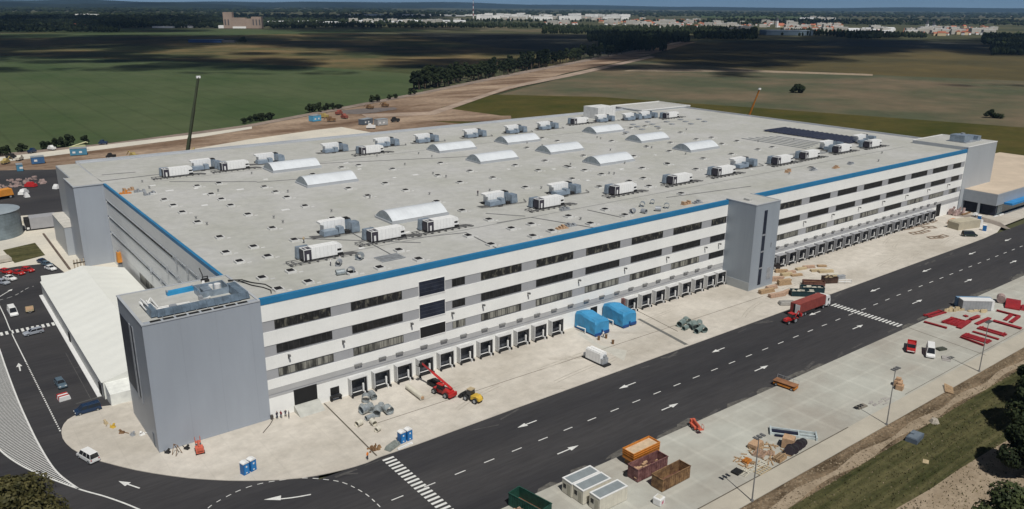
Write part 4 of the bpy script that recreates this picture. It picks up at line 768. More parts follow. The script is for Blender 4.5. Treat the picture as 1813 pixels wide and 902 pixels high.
# long roll on the apron
t = thing('fabric_roll', 'long pale wrapped roll lying on the apron left of the red telehandler', 'roll'); b = MB(); a_ = G(722, 690); c_ = G(748, 710); b.cyl((a_[0], a_[1], .75), (c_[0], c_[1], .75), .6, 14); b.build('wrapping', creamp, t); b = MB(); d_ = (Vector((*c_, 0))-Vector((*a_, 0))).normalized(); b.cyl((c_[0], c_[1], .75), (c_[0]+d_.x*.15, c_[1]+d_.y*.15, .75), .35, 12); b.build('core', cardb, t)
t = thing('air_handling_unit', 'white air handling unit on a dark skid standing alone on the apron', 'air unit', (92.9, -18.6, .13), math.radians(-88))
b = MB(); b.box(-3.6, 3.9, -1.15, 1.15, 0, .35); b.build('skid', rubber, t)
b = MB(); b.box(-2.4, 2.4, -1.05, 1.05, .36, 2.7); b.box(-2.3, 2.4, -.9, -.2, 2.7, 2.95); b.box(-2.3, 2.4, .1, .9, 2.7, 2.9); b.build('housing', ahuw, t)
b = MB(); b.box(2.41, 3.1, -.95, .95, .36, 1.7); b.cyl((2.4, .3, 2.0), (2.9, .3, 2.0), .45, 12); b.box(-3.4, -2.5, -.8, .8, .36, 1.2); b.build('motor', galv, t)
# ---- the two blue covered machines at the docks
def tarp(loc, lab, sc_=1.0):
    t = thing('covered_compactor', lab, 'compactor', loc, 0, 'blue covered machines at the dock doors')
    b = MB(); pr = [(-2.45, .45), (-2.42, 1.8), (-2.35, 3.5), (-1.9, 4.05), (0, 4.0), (2.0, 3.7), (2.38, 3.3), (2.45, .45)]
    stn = [(-5.6, 1.0, 0), (-5.3, 1.02, .2), (-3.4, 1.0, .25), (-1.6, 1.03, .45), (0.3, .97, .8), (2.2, .93, .35)]
    vs_ = []
    for y_, k, up_ in stn:
        for j, (x_, z_) in enumerate(pr): vs_.append((x_*k+.05*math.sin(j*3+y_*2), y_+.05*math.sin(j*2.3), z_+(up_ if z_ > 2.5 else 0)-(.35 if y_ < -5.5 and z_ > 2.5 else 0)))
    m_ = len(pr); fs = []
    for i in range(len(stn)-1):
        for j in range(m_-1): fs.append((i*m_+j, i*m_+j+1, (i+1)*m_+j+1, (i+1)*m_+j))
    fs.append(tuple(range(m_-1, -1, -1))); fs.append(tuple(range((len(stn)-1)*m_, len(stn)*m_)))
    b.add(vs_, fs); o = b.build('tarpaulin', bluet, t)
    bm = bmesh.new(); bm.from_mesh(o.data); bmesh.ops.recalc_face_normals(bm, faces=bm.faces); bm.to_mesh(o.data); bm.free()
    b = MB(); b.box(-2.4, -.35, -5.85, -5.62, .12, .8); b.box(.35, 2.4, -5.85, -5.62, .3, 1.0); b.box(-.2, .2, -5.85, -5.62, .8, 1.5); b.box(-2.4, -2.1, -5.5, 2.0, .12, .44); b.box(2.1, 2.4, -5.5, 2.0, .12, .44); b.build('skid', mat('navy_skid', (0.015, 0.06, 0.2), .5), t)
    b = MB(); b.tube([(-2.9, -2.5, .2), (-2.9, -2.5, 1.3), (-3.0, .5, 1.1)], .14); b.build('white_pipe', plainw, t)
    return t
tarp((104.9, -2.4, .1), 'blue tarpaulin covered machine at the docks, the one nearer the tent')
tarp((114.5, -2.6, .1), 'blue tarpaulin covered machine at the docks, the one nearer the stair tower')
xa1, ya1 = G(1055, 594); 
for (u, v) in ((1060, 603), (1073, 600), (1085, 610), (1066, 640)):
    x, y = G(u, v); t = MB(); t.cyl((0, 0, 0), (0, 0, .9), .3, 10); t.cyl((0, 0, .9), (0, 0, 1.0), .36, 10); o = t.build('steel_drum', rust); o.location = (x, y, .12); tag(o, 'small rusty drum on the apron in front of the blue covered machines', 'drum', 'drums in front of the blue covered machines')
sheet('pale_slab', P((1030, 588), (1062, 612), (1110, 622), (1105, 640), (1052, 612), (1022, 592)), .125, mat('wet_concrete', (0.47, 0.455, 0.40), .8, va=.08))
# ---- portable toilets
def potty(lab, loc, rz=0):
    t = thing('portable_toilet', lab, 'toilet', loc, rz, 'blue portable toilets')
    b = MB(); b.box(-.58, .58, -.58, .58, .08, 2.1); b.box(-.62, .62, -.62, .62, 0, .08); b.build('cabin', bluep, t)
    b = MB(); b.prof([(-.63, 2.1), (-.6, 2.25), (0, 2.42), (.6, 2.25), (.63, 2.1)], -.63, .63); b.build('roof', plainw, t)
    b = MB(); b.box(-.42, .42, -.62, -.585, .12, 1.95); d = b.build('door', mat('toilet_door_blue', (0.02, 0.18, 0.45), .4), t); b = MB(); b.box(-.15, .15, -.65, -.625, 1.35, 1.65); b.box(-.18, .1, -.65, -.625, .25, .45); b.build('sign', plainw, d)
    return t
p0 = potty('blue portable toilet on the near corner island, left of its pair', (10.3, -16.2, .13), .25)
for lb, x, y, r in (('blue portable toilet on the near corner island, right of its pair', 11.7, -15.8, .3), ('blue portable toilet by the near zebra crossing, left of its pair', 38.0, -23.4, .12), ('blue portable toilet by the near zebra crossing, right of its pair', 39.5, -23.3, .12), ('blue portable toilet beside the far site cabin, nearer the road', 290.0, -20.4, .2), ('blue portable toilet beside the far site cabin, nearer the office', 303.5, -12.6, .2)):
    copy_tree(p0, (x, y, .13), r, lb)
b = MB(); b.box(-1.7, 1.7, -.15, .15, 0, .3); b.box(-1.7, -1.4, -.3, .3, 0, .12); b.box(1.4, 1.7, -.3, .3, 0, .12); o = b.build('kerb_block', plainw); o.location = (37.6, -25.3, .12); o.rotation_euler = (0, 0, .12); tag(o, 'white kerb block lying at the road edge below the toilets', 'kerb block')
# ---- spiral duct heaps
for (u, v, l, r, rz_, tl) in [(648, 712, 1.5, .85, 1.1, 0), (660, 706, 2.2, .7, 1.4, 0), (645, 733, 1.6, .9, .2, 0), (657, 728, 2.2, .7, 1.3, 0), (668, 735, 2.4, .8, 1.0, 0), (674, 727, 1.8, .7, .9, 0), (688, 733, 1.6, .9, 1.5, 0), (655, 744, 1.8, .55, .1, 0), (661, 753, 1.5, .55, 1.5, 0), (636, 755, 1.3, .6, .3, 0), (669, 765, 1.0, .5, .4, 0), (640, 725, 1.0, .5, .8, 0)]:
    x, y = G(u, v); roll(r, l, fineduct if v < 748 else creamp, 'duct_section', 'round spiral duct piece in the heap on the apron by the tower end', 'duct piece', (x, y, .13), rz_, 0, 'spiral duct pieces heaped near the first dock doors')
for (u, v, l, r, rz_) in [(1206, 578, 2.6, .8, .3), (1216, 573, 1.8, .8, 1.2), (1222, 580, 2.4, .7, .4), (1230, 583, 3.0, .9, .9), (1238, 580, 2.8, .8, .7), (1236, 590, 2.2, .7, .2), (1245, 588, 2.0, .8, 1.1), (1213, 585, 1.6, .6, .1)]:
    x, y = G(u, v); roll(r, l, mat('green_grey_duct', (0.26, 0.33, 0.31), .4, .4, va=.25, coords='obj', lines=(('X', .35, .05, .75),)), 'duct_section', 'green grey duct piece in the heap beside the drain grating', 'duct piece', (x, y, .13), rz_, 0, 'green grey duct pieces heaped beside the drain grating')
t = thing('wrapped_bale', 'grey film wrapped bale on the kerb beside the toilets', 'bale', (*G(695, 793), .12), .4); b = MB(); b.box(-1.7, 1.7, -.8, .8, 0, .8, top=(.35, .25)); b.build('wrapping', mat('grey_film', (0.2, 0.22, 0.2), .4, va=.3, sc=2, coords='obj'), t, bevel=.15)
t = thing('rubble_heap', 'small dark heap of offcuts beside the diagonal drain', 'heap', (*G(662, 796), .12)); b = MB()
for k in range(26): x = U(-1.2, 1.2); y = U(-.8, .8); s_ = U(.12, .35); b.box(x-s_, x+s_, y-s_, y+s_, 0, U(.15, .6), top=(s_*.5, s_*.5))
b.build('offcuts', rust, t)
# ---- skips and containers in the near yard
def skip(name, lab, cat, loc, rz, L, W, H, m, minner, ribs=True, floor=.4, grp=None, load=None):
    t = thing(name, lab, cat, loc, rz, grp); th = .08
    b = MB(); b.box(-L/2, L/2, -W/2, -W/2+th, .1, H); b.box(-L/2, L/2, W/2-th, W/2, .1, H); b.box(-L/2, -L/2+th, -W/2+th, W/2-th, .1, H); b.box(L/2-th, L/2, -W/2+th, W/2-th, .1, H)
    if ribs:
        n = int(L/.55)
        for i in range(1, n): x = -L/2+L*i/n; b.box(x-.07, x+.07, -W/2-.07, -W/2, .2, H-.12); b.box(x-.07, x+.07, W/2, W/2+.07, .2, H-.12)
    b.box(-L/2-.06, L/2+.06, -W/2-.09, -W/2+.1, H, H+.1); b.box(-L/2-.06, L/2+.06, W/2-.1, W/2+.09, H, H+.1); b.box(-L/2-.06, -L/2+.1, -W/2+.1, W/2-.1, H, H+.1); b.box(L/2-.1, L/2+.06, -W/2+.1, W/2-.1, H, H+.1)
    b.build('shell', m, t)
    b = MB(); b.box(-L/2+th, L/2-th, -W/2+th, W/2-th, .1, floor); b.build('floor', minner, t)
    b = MB(); b.box(-L/2+.3, -L/2+.6, -W/2+.2, W/2-.2, 0, .1); b.box(L/2-.6, L/2-.3, -W/2+.2, W/2-.2, 0, .1); b.build('runner', rubber, t)
    if load:
        b = MB()
        for k in range(load[1]):
            x = U(-L/2+.5, L/2-.5); y = U(-W/2+.4, W/2-.4); s_ = U(.2, .7); a0 = U(0, 3); z0 = floor+U(.0, H*.45)
            b.box(x-s_, x+s_, y-s_*.4, y+s_*.4, z0, z0+U(.1, .4))
        b.build('waste', load[0], t)
    return t
pinkrust = mat('inner_rust', (0.12, 0.05, 0.035), .8, va=.4, sc=.8, c2=(0.17, 0.08, 0.06), coords='obj')
skip('waste_container', 'faded maroon open container under the orange tipper skips', 'container', (67.9, -58.9, .11), 0.0, 7.6, 2.5, 2.5, maroon, pinkrust, load=(cardb, 30))
skip('waste_container', 'rust brown and yellow open waste container at the lower right of the skip group', 'container', (69.0, -63.4, .11), 0.02, 7.3, 2.5, 2.4, rust, pinkrust)
for k in range(3):
    t = skip('tipper_skip', ['bottom', 'middle', 'topmost'][k]+' orange skip in the stack beside the maroon container', 'skip', (70.0, -55.2, .11+1.2+k*.42), 0.02, 7.0, 2.7, 1.0, orange, mat('skip_inside', (0.55, 0.42, 0.28), .8, va=.2), ribs=False, floor=.75, grp=None)
t = thing('steel_trestle', 'dark steel trestle carrying the stack of orange skips', 'trestle', (70.0, -55.2, .11)); b = MB()
for x in (-2.8, 0, 2.8): b.box(x-.15, x+.15, -1.2, 1.2, 0, 1.24)
b.build('frame', rust, t)
t = thing('waste_bag', 'small dark and pale rubbish bag beside the maroon container', 'bag', (64.3, -57.2, .11)); b = MB(); b.cyl((0, 0, 0), (0, 0, .8), .6, 9, r1=.35); b.build('sack', rubber, t)
skip('waste_container', 'dark green open container with rusty inside at the bottom edge', 'container', (43.9, -55.2, .11), math.radians(-80), 7.2, 2.6, 2.4, gdark, mat('red_brown_inside', (0.24, 0.085, 0.05), .8, va=.3), ribs=True)
t = thing('debris_heap', 'pile of pale offcuts with a blue piece at the bottom edge beside the green container', 'heap', (41.6, -55.6, .05)); b = MB()
for k in range(60): x = U(-1.6, 1.6); y = U(-1.8, 1.8); s_ = U(.15, .5); z = max(0, 1.5-math.hypot(x, y)*.7); b.box(x-s_, x+s_, y-s_*.7, y+s_*.7, 0, z+U(.1, .5), top=(s_*.5, s_*.4))
b.build('offcuts', woodp, t); b = MB(); b.box(-1.9, -1.1, 1.0, 1.9, .0, .9); b.build('blue_piece', mat('bright_blue_steel', (0, 0, 0)), t)
for k, (y_, hh) in enumerate(((-55.4, 2.65), (-58.0, 2.6), (-61.4, 2.65))):
    lb = ['cream office cabin with grey flat roof nearest the road, in the row of three', 'cream office cabin with grey flat roof in the middle of the row of three', 'cream office cabin with grey flat roof furthest from the road, in the row of three'][k]
    t = thing('site_cabin', lb, 'cabin', (55.2+(-.2, 0, .6)[k], y_, .11), 0.0, 'three cream site cabins in the near yard')
    b = MB(); b.box(-3.2, 3.2, -1.24, 1.24, .1, hh); b.build('wall', creamp, t)
    b = MB(); b.box(-2.95, 2.95, -1.0, 1.0, hh, hh+.05); b.build('roof', greyroof, t)
    b = MB(); b.box(-3.25, 3.25, -1.27, -1.0, hh, hh+.12); b.box(-3.25, 3.25, 1.0, 1.27, hh, hh+.12); b.box(-3.25, -2.95, -1.0, 1.0, hh, hh+.12); b.box(2.95, 3.25, -1.0, 1.0, hh, hh+.12); b.build('roof_rim', plainw, t)
    b = MB(); b.box(-3.235, -3.205, -.9, -.1, .2, 2.2); b.build('door', mat('cabin_door', (0.4, 0.38, 0.3), .6), t); b = MB(); b.box(-3.235, -3.205, .2, .9, 1.1, 1.9); b.build('window', glass, t)
    b = MB(); b.box(-3.0, -2.6, -1.1, 1.1, 0, .1); b.box(2.6, 3.0, -1.1, 1.1, 0, .1); b.build('skid', rubber, t)
t = thing('tyre', 'black bin bags heaped beside the cream cabins', 'bags', (*G(1093, 865), .11)); b = MB()
for q in ((0, 0, .7), (.9, .5, .6), (.5, -.9, .7), (-.2, 1, .4)): b.cyl((q[0], q[1], 0), (q[0], q[1], q[2]), q[2]*.9, 9, r1=q[2]*.4)
b.build('bag', rubber, t); t.name = 'rubbish_bags'
t = thing('bulk_bag', 'white bulk bag with pink mark standing below the rusty container', 'bag', (*G(1166, 893), .11), .2); b = MB(); b.box(-.75, .75, -.75, .75, 0, 1.35, top=(-.05, -.05)); b.build('sack', plainw, t, bevel=.15); b = MB(); b.box(-.35, .25, -.79, -.76, .3, .9); b.build('mark', mat('pink_print', (0.55, 0.2, 0.25), .7), t); b = MB(); b.box(-.5, .5, -.5, .5, 1.36, 1.6, top=(.2, .2)); b.build('collar', creamp, t)
# ---- orange lifts
def lift(lab, loc, rz, m):
    t = thing('boom_lift', lab, 'lift', loc, rz, None)
    b = MB(); b.box(-1.1, 1.1, -.7, .7, .35, .9); b.build('chassis', m, t); b = MB(); b.cyl((-.9, 0, 1.15), (1.9, 0, 1.35), .22, 6); b.cyl((-.9, 0, 1.6), (1.6, 0, 1.45), .18, 6); b.build('boom', m, t)
    b = MB(); b.tube([(1.9, -.45, 1.0), (1.9, -.45, 1.9), (2.7, -.45, 1.9), (2.7, -.45, 1.0)], .05); b.tube([(1.9, .45, 1.0), (1.9, .45, 1.9), (2.7, .45, 1.9), (2.7, .45, 1.0)], .05); b.box(1.85, 2.75, -.5, .5, .95, 1.02); b.build('basket', m, t)
    b = MB(); b.box(-1.3, -.7, -.5, .5, .9, 1.5); b.build('counterweight', m, t)
    for sx in (-.75, .75):
        for sy in (-.7, .7): wheel(t, sx, sy, .33, .22)
    return t
coral = mat('coral_paint', (0.55, 0.12, 0.07), .5, va=.15, coords='obj')
lift('small coral red boom lift at the yard edge below the road', (87.1, -53.4, .11), math.radians(-112), coral)
lift('red wheeled work platform at the foot of the near corner tower', (*G(354, 802), .13), math.radians(80), coral)
t = thing('scissor_lift', 'long orange flat lift platform folded down at the yard edge', 'lift', (117.2, -53.4, .11), math.radians(-82)); b = MB(); b.box(-2.5, 2.5, -.9, .9, .35, .8); b.build('chassis', orange, t)
b = MB(); b.box(-2.6, 2.6, -1.0, 1.0, 1.1, 1.2); b.build('deck', mat('deck_brown', (0.25, 0.12, 0.06), .8, va=.3), t); b = MB()
for x in (-2.5, -1.2, 0, 1.2, 2.5): b.tube([(x, .95, 1.2), (x, .95, 2.0)], .04, 4)
b.tube([(-2.5, .95, 2.0), (2.5, .95, 2.0)], .04, 4); b.build('guard_rail', galv, t); b = MB(); b.box(-1.8, 1.8, -.3, .3, .8, 1.1); b.build('scissor', rust, t)
for sx in (-1.8, 1.8):
    for sy in (-.85, .85): wheel(t, sx, sy, .36, .25)
# ---- stores in the near yard: pallets, crates, reels
b = MB()
def pallet_stack(lab, u, v, n, m, rz=.0, grp='pallets and boards lying in the yard stores', L=1.4, W=1.1, load=0, scat=0, z=.11):
    t = thing('pallet_stack', lab, 'pallets', (*G(u, v), z), rz, grp)
    b = MB()
    for k in range(n):
        z0 = k*.16
        for j in range(3): b.box(-L/2, L/2, -W/2+j*(W-.12)/2, -W/2+.12+j*(W-.12)/2, z0, z0+.09)
        for j in range(6): b.box(-L/2+j*(L-.14)/5, -L/2+.14+j*(L-.14)/5, -W/2, W/2, z0+.09, z0+.12)
    b.build('pallet', m, t)
    if load:
        b = MB(); b.box(-L/2+.05, L/2-.05, -W/2+.05, W/2-.05, n*.16, n*.16+load); b.build('load', cardb, t)
    return t
pallet_stack('pale board topped pallet load at the back of the yard stores', 1337, 792, 3, wood, .15, L=3.0, W=1.8, load=.5)
pallet_stack('low stack of pinkish pallets in the middle of the yard stores', 1345, 806, 3, woodp, .3, L=2.6, W=2.0)
pallet_stack('tall crate load with yellow side beside the dark reels', 1395, 792, 1, wood, .4, L=2.2, W=2.2, load=1.9)
pallet_stack('pallets with orange parts at the left of the yard stores', 1322, 820, 4, orange, .1, L=1.6, W=1.1)
pallet_stack('long pale board stack at the front of the yard stores', 1340, 828, 2, creamp, -.03, L=6.5, W=1.1)
pallet_stack('yellowish boards at the lower edge of the yard stores', 1350, 834, 1, tanp, .05, L=3.6, W=1.5)
pallet_stack('pale flat boards at the lower left of the yard stores', 1318, 838, 1, creamp, .2, L=2.6, W=1.5)
pallet_stack('row of slatted crates leaning between the boards and the reels', 1380, 815, 5, wood, .1, L=2.6, W=1.5)
pallet_stack('small pinkish pallet right of the middle of the yard stores', 1365, 805, 2, woodp, .6, L=1.6, W=1.3)
t = thing('offcut_scatter', 'scattered timber offcuts among the yard store pallets', 'offcuts', (*G(1350, 815), .11)); b = MB()
for k in range(60): x = U(-5, 6); y = U(-2, 3.4); a_ = U(0, 3); s_ = U(.3, .9); b.add([(x+dx*math.cos(a_)-dy*math.sin(a_), y+dx*math.sin(a_)+dy*math.cos(a_), z_) for z_ in (0, .14+k*.003) for dx, dy in ((-s_, -.09), (s_, -.09), (s_, .09), (-s_, .09))], [(3, 2, 1, 0), (4, 5, 6, 7), (0, 1, 5, 4), (1, 2, 6, 5), (2, 3, 7, 6), (3, 0, 4, 7)])
b.build('timber', wood, t)
for i, (u, v, r) in enumerate(((1398, 806, 1.0), (1406, 803, .9), (1414, 796, .9), (1420, 792, .8))):
    t = thing('cable_reel', ['large black cable reel nearest the slatted crates', 'black cable reel second from the slatted crates', 'black cable reel third from the slatted crates', 'black cable reel nearest the steel frame'][i], 'reel', (*G(u, v), .11), .3)
    b = MB(); b.cyl((-.4, 0, r), (.4, 0, r), r*.8, 16); b.build('cable', rubber, t)
    b = MB(); b.cyl((-.48, 0, r), (-.41, 0, r), r, 18); b.cyl((.41, 0, r), (.48, 0, r), r, 18); b.build('flange', mat('reel_dark', (0.05, 0.04, 0.05), .7), t)
t = thing('dark_crate', 'flat black crate lying left of the yard stores by the lamp shadow', 'crate', (*G(1305, 838), .11), .1); b = MB(); b.box(-.9, .9, -.7, .7, 0, .35); b.build('box', dark, t); b = MB(); b.box(-.95, .95, -.75, -.7, .3, .4); b.box(-.95, .95, .7, .75, .3, .4); b.build('rim', rubber, t)
t = thing('steel_hopper', 'pale galvanised steel frame with dark slots at the back of the yard stores', 'steel frame', (*G(1403, 771), .11), math.radians(-52))
b = MB(); b.box(-4.0, 4.2, .9, 1.2, 0, .6); b.box(-4.0, 4.2, -1.0, -.7, 0, .4); b.box(-4.3, -4.0, -1.3, 1.4, 0, .7); b.box(4.2, 4.5, -1.3, 1.4, 0, .7); b.box(1, 1.2, -.7, .9, 0, .5); b.box(1.2, 4.2, -.2, .1, .2, .5); b.build('frame', mat('pale_galvanised', (0.50, 0.56, 0.56), .4, .2, va=.2, sc=1, coords='obj'), t); b = MB(); b.box(-3.9, 1.0, -.1, .9, .12, .3); b.box(-3.4, .5, -1.6, -1.15, 0, .3); b.build('slot', mat('navy_slot', (0.01, 0.012, 0.03), .5), t)
t = thing('cardboard_boxes', 'stack of brown cardboard boxes beside the middle lamp post', 'boxes', (*G(1592, 688), .11), .25); b = MB(); b.box(-1.4, .1, -.9, .5, 0, 1.1); b.box(.2, 1.8, -.2, 1.3, 0, 1.3); b.box(.5, 1.5, .1, 1.1, 1.3, 1.9); b.box(-1.0, 0, -.6, .3, 1.1, 1.6); b.build('box', cardb, t)
t = thing('pallet_cluster', 'low grey pallets lying by the middle lamp post', 'pallets', (*G(1524, 722), .11), -.1); b = MB(); b.box(-1.4, 1.4, -.6, .6, 0, .3); b.box(-1.2, 1.2, -.5, .5, .3, .4); b.build('pallet', mat('weathered_wood', (0.2, 0.18, 0.15), .9), t)
t = thing('paper_litter', 'pale plastic sheeting scattered left of the middle lamp post', 'sheeting', (*G(1558, 712), .11)); b = MB()
for k in range(14): x = U(-3, 3); y = U(-1.2, 1.2); s_ = U(.3, .9); b.box(x-s_, x+s_, y-.15, y+.15, 0, .06+.004*k)
b.build('sheet', mat('sheeting_grey', (0.33, 0.31, 0.29), .8), t)
t = thing('black_case', 'dark grey case lying right of the white van in the yard', 'case', (*G(1666, 620), .11), -.3); b = MB(); b.box(-1.2, 1.2, -.7, .7, 0, .4); b.box(-1.0, 1.0, -.5, .5, .4, .5); b.build('lid', mat('case_dark', (0.06, 0.065, 0.05), .6), t)
t = thing('grey_panel', 'grey square panel lying on a pinkish board right of the white van', 'panel', (*G(1675, 637), .11), .5); b = MB(); b.box(-1.3, .3, -.9, .9, 0, .08); b.box(-.4, 1.5, -.8, .9, .09, .25); b.build('board', mat('panel_grey', (0.33, 0.31, 0.29), .7), t)
# ---- red steel parts
RED = [((1640, 562), (1670, 553), 2.6), ((1636, 572), (1676, 583), .7), ((1668, 573), (1687, 566), .7), ((1684, 577), (1700, 567), 4.6), ((1697, 583), (1716, 570), 1.2), ((1718, 568), (1733, 562), 1.0), ((1728, 576), (1752, 565), 1.0), ((1758, 570), (1808, 584), 1.2), ((1732, 582), (1780, 596), 2.4), ((1722, 589), (1768, 603), .8), ((1706, 594), (1752, 608), 2.8), ((1700, 599), (1741, 614), .5), ((1779, 569), (1792, 558), .9), ((1789, 573), (1804, 562), .9), ((1764, 552), (1806, 563), .6), ((1707, 562), (1712, 561), 1.0)]
for i, (p, q, wd) in enumerate(RED):
    a_ = Vector((*G(*p), 0)); c_ = Vector((*G(*q), 0)); l = (c_-a_).length; t = MB(); h_ = .22+.08*(i % 3)
    if wd > 1.5:
        n = max(2, int(wd/.9))
        for k in range(n): y_ = -wd/2+wd*(k+.5)/n; t.box(-l/2, l/2, y_-.38, y_+.38, .0, h_)
        t.box(-l/2+.5, -l/2+.8, -wd/2, wd/2, h_, h_+.12); t.box(l/2-.8, l/2-.5, -wd/2, wd/2, h_, h_+.12)
    else: t.box(-l/2, l/2, -wd/2, wd/2, 0, .08); t.box(-l/2, l/2, -.08, .08, .08, h_); t.box(-l/2, l/2, -wd/2, wd/2, h_, h_+.1)
    o = t.build('steel_beam', redb); m_ = (a_+c_)/2; o.location = (m_.x, m_.y, .12); o.rotation_euler = (0, 0, math.atan2(c_.y-a_.y, c_.x-a_.x))
    tag(o, 'wide red steel section laid out on the far yard concrete' if wd > 1.5 else 'slim red steel beam laid out on the far yard concrete', 'steel beam', 'wide red steel sections in the yard' if wd > 1.5 else 'slim red steel beams in the yard')
t = thing('red_panel_stack', 'wide red stack of curved panels at the right edge beyond the grey container', 'steel panels', (*G(1793, 541), .11), .35); b = MB(); b.prof([(-4.2, 0), (-4.2, .4), (-2, 1.0), (1, 1.15), (3.6, .7), (4.2, .0)], -1.8, 1.8); b.box(-1.5, -.2, -2.6, -1.8, 0, .5); b.build('panel', redb, t)
t = thing('red_panel_piece', 'separate red panel piece cut by the right picture edge', 'steel panels', (*G(1812, 549), .11), .3); b = MB(); b.box(-1.2, 3, -.7, .7, 0, .6, top=(.3, .2)); b.build('panel', redb, t)
t = thing('rust_drum', 'pale rusty tank beside the red stack beyond the grey container', 'tank', (*G(1771, 536), .11), .4); b = MB(); b.cyl((-1.3, 0, 1.2), (1.3, 0, 1.2), 1.1, 14); b.build('shell', mat('pale_rust', (0.33, 0.24, 0.22), .8, va=.3, coords='obj'), t); b = MB(); b.box(-1, -.7, -.9, .9, 0, .7); b.box(.7, 1, -.9, .9, 0, .7); b.build('cradle', rubber, t)
t = thing('shipping_container', 'grey shipping container with white roof and blue end in the yard by the red steel', 'container', (201.4, -56.4, .11), math.radians(-40))
b = MB(); b.box(-4.4, 4.0, -1.3, 1.3, .1, 2.8); b.build('shell', mat('container_grey', (0.30, 0.31, 0.32), .5, lines=(('X', .8, .06, .8),), coords='obj'), t)
b = MB(); b.box(-4.45, 4.05, -1.35, 1.35, 2.8, 2.95); b.box(3.4, 4.06, -1.34, 1.34, .1, 2.8); b.build('roof', plainw, t)
b = MB(); b.box(-4.6, 4.7, 1.4, 2.9, .1, 2.7); b.build('blue_side', mat('pale_blue_steel', (0.14, 0.24, 0.36), .5, coords='obj'), t)
t = thing('timber_offcuts', 'yellow timber and mixed offcuts in front of the grey container', 'offcuts', (*G(1705, 551), .11), -.7); b = MB()
for k in range(40): x = U(-6, 6); y = U(-1.2, 1.2); s_ = U(.3, .8); b.box(x-s_, x+s_, y-.3, y+.3, 0, U(.2, .8), top=(.1, .1))
b.build('timber', tanp, t)
# ---- lamp posts
def lamp():
    t = thing('lamp_post', '', 'lamp post', group='tall lamp posts along the yard edge')
    b = MB(); b.cyl((0, 0, 0), (0, 0, 12.2), .13, 8, r1=.07); b.cyl((0, 0, 0), (0, 0, .3), .28, 8); b.build('pole', mat('lamp_pole', (0.27, 0.27, 0.27), .5, .4), t)
    b = MB(); b.box(-1.0, 1.0, -.06, .06, 12.15, 12.25); b.build('crossarm', galv, t)
    for x in (-.9, 0, .9):
        b = MB(); b.box(x-.26, x+.26, -.5, .45, 12.27, 12.42); b.build('floodlight', mat('lamp_head', (0.12, 0.12, 0.12), .4), t)
    return t
lp = lamp(); LP = [((75.8, -75.5), 'lamp post nearest the camera at the yard edge by the store pallets'), ((119.2, -75.5), 'lamp post beside the cardboard boxes at the yard edge'), ((160.2, -75.3), 'lamp post at the yard edge behind the red steel sections'), ((208, -75.2), 'lamp post at the far right picture edge')]
for i, (p, lb) in enumerate(LP):
    if i == 0: lp.location = (*p, .05); lp['label'] = lb
    else: copy_tree(lp, (*p, .05), 0, lb)
# ---- things on the grass
t = thing('water_tank_box', 'slate grey boxy tank standing on the mown grass', 'tank', (*G(1619, 778), 0), .15); b = MB(); b.box(-2.0, 2.0, -1.1, 1.1, 0, .9, top=(.05, .05)); b.build('shell', mat('slate_tank', (0.10, 0.125, 0.155), .5, va=.15, coords='obj'), t); b = MB(); b.box(-1.7, 1.7, -.8, .8, .9, 1.0); b.box(-.2, .5, .2, .9, 1.0, 1.25); b.build('lid', mat('slate_lid', (0.14, 0.17, 0.20), .5), t)
t = thing('stone_block', 'pale rough boulder on the grass between the lamp post and the grey tank', 'boulder', (*G(1654, 748), 0)); b = MB(); b.cyl((0, 0, 0), (0, 0, .8), 1.0, 7, r1=.6); b.build('stone', mat('pale_stone', (0.38, 0.34, 0.28), .9, va=.3, sc=2, coords='obj'), t)
t = thing('white_board', 'cream board lying on the mown grass', 'board', (*G(1639, 818), 0), .4); b = MB(); b.box(-.7, .7, -.5, .5, 0, .1); b.build('board', tanp, t)
t = thing('log_bundle', 'bundle of pale timber stakes by the dirt track', 'stakes', (*G(1680, 692), 0), .5); b = MB()
for k in range(7): b.cyl((-1.6+k*.5, -.8, .2), (-1.2+k*.5, .9, .3+.06*k), .18, 6)
b.build('stake', wood, t)
# ---- people
def make_person():
    V_ = [(0, 0, .95), (0, 0, 1.15), (0, .0, 1.38), (0, 0, 1.52), (0, .01, 1.66), (.1, 0, .9), (.13, .03, .5), (.14, .0, .09), (.15, -.14, .04), (-.1, 0, .9), (-.13, -.1, .5), (-.14, .02, .09), (-.15, -.12, .04), (.21, 0, 1.42), (.28, .02, 1.15), (.27, -.12, .93), (-.21, 0, 1.42), (-.29, .0, 1.15), (-.28, -.1, .92), (0, 0, 1.74)]
    E_ = [(0, 1), (1, 2), (2, 3), (3, 4), (4, 19), (0, 5), (5, 6), (6, 7), (7, 8), (0, 9), (9, 10), (10, 11), (11, 12), (2, 13), (13, 14), (14, 15), (2, 16), (16, 17), (17, 18)]
    R_ = [.15, .15, .16, .065, .11, .11, .075, .05, .045, .11, .075, .05, .045, .07, .05, .04, .07, .05, .04, .09]
    me = bpy.data.meshes.new('person'); me.from_pydata(V_, E_, []); o = bpy.data.objects.new('person_src', me); col.objects.link(o)
    sk = o.modifiers.new('skin', 'SKIN'); ss = o.modifiers.new('sub', 'SUBSURF'); ss.levels = 1; ss.render_levels = 1
    for i, r in enumerate(R_): me.skin_vertices[0].data[i].radius = (r, r*.8)
    me.skin_vertices[0].data[0].use_root = True
    dg = bpy.context.evaluated_depsgraph_get(); dg.update(); m2 = bpy.data.meshes.new_from_object(o.evaluated_get(dg)); bpy.data.objects.remove(o)
    return m2
pm = make_person()
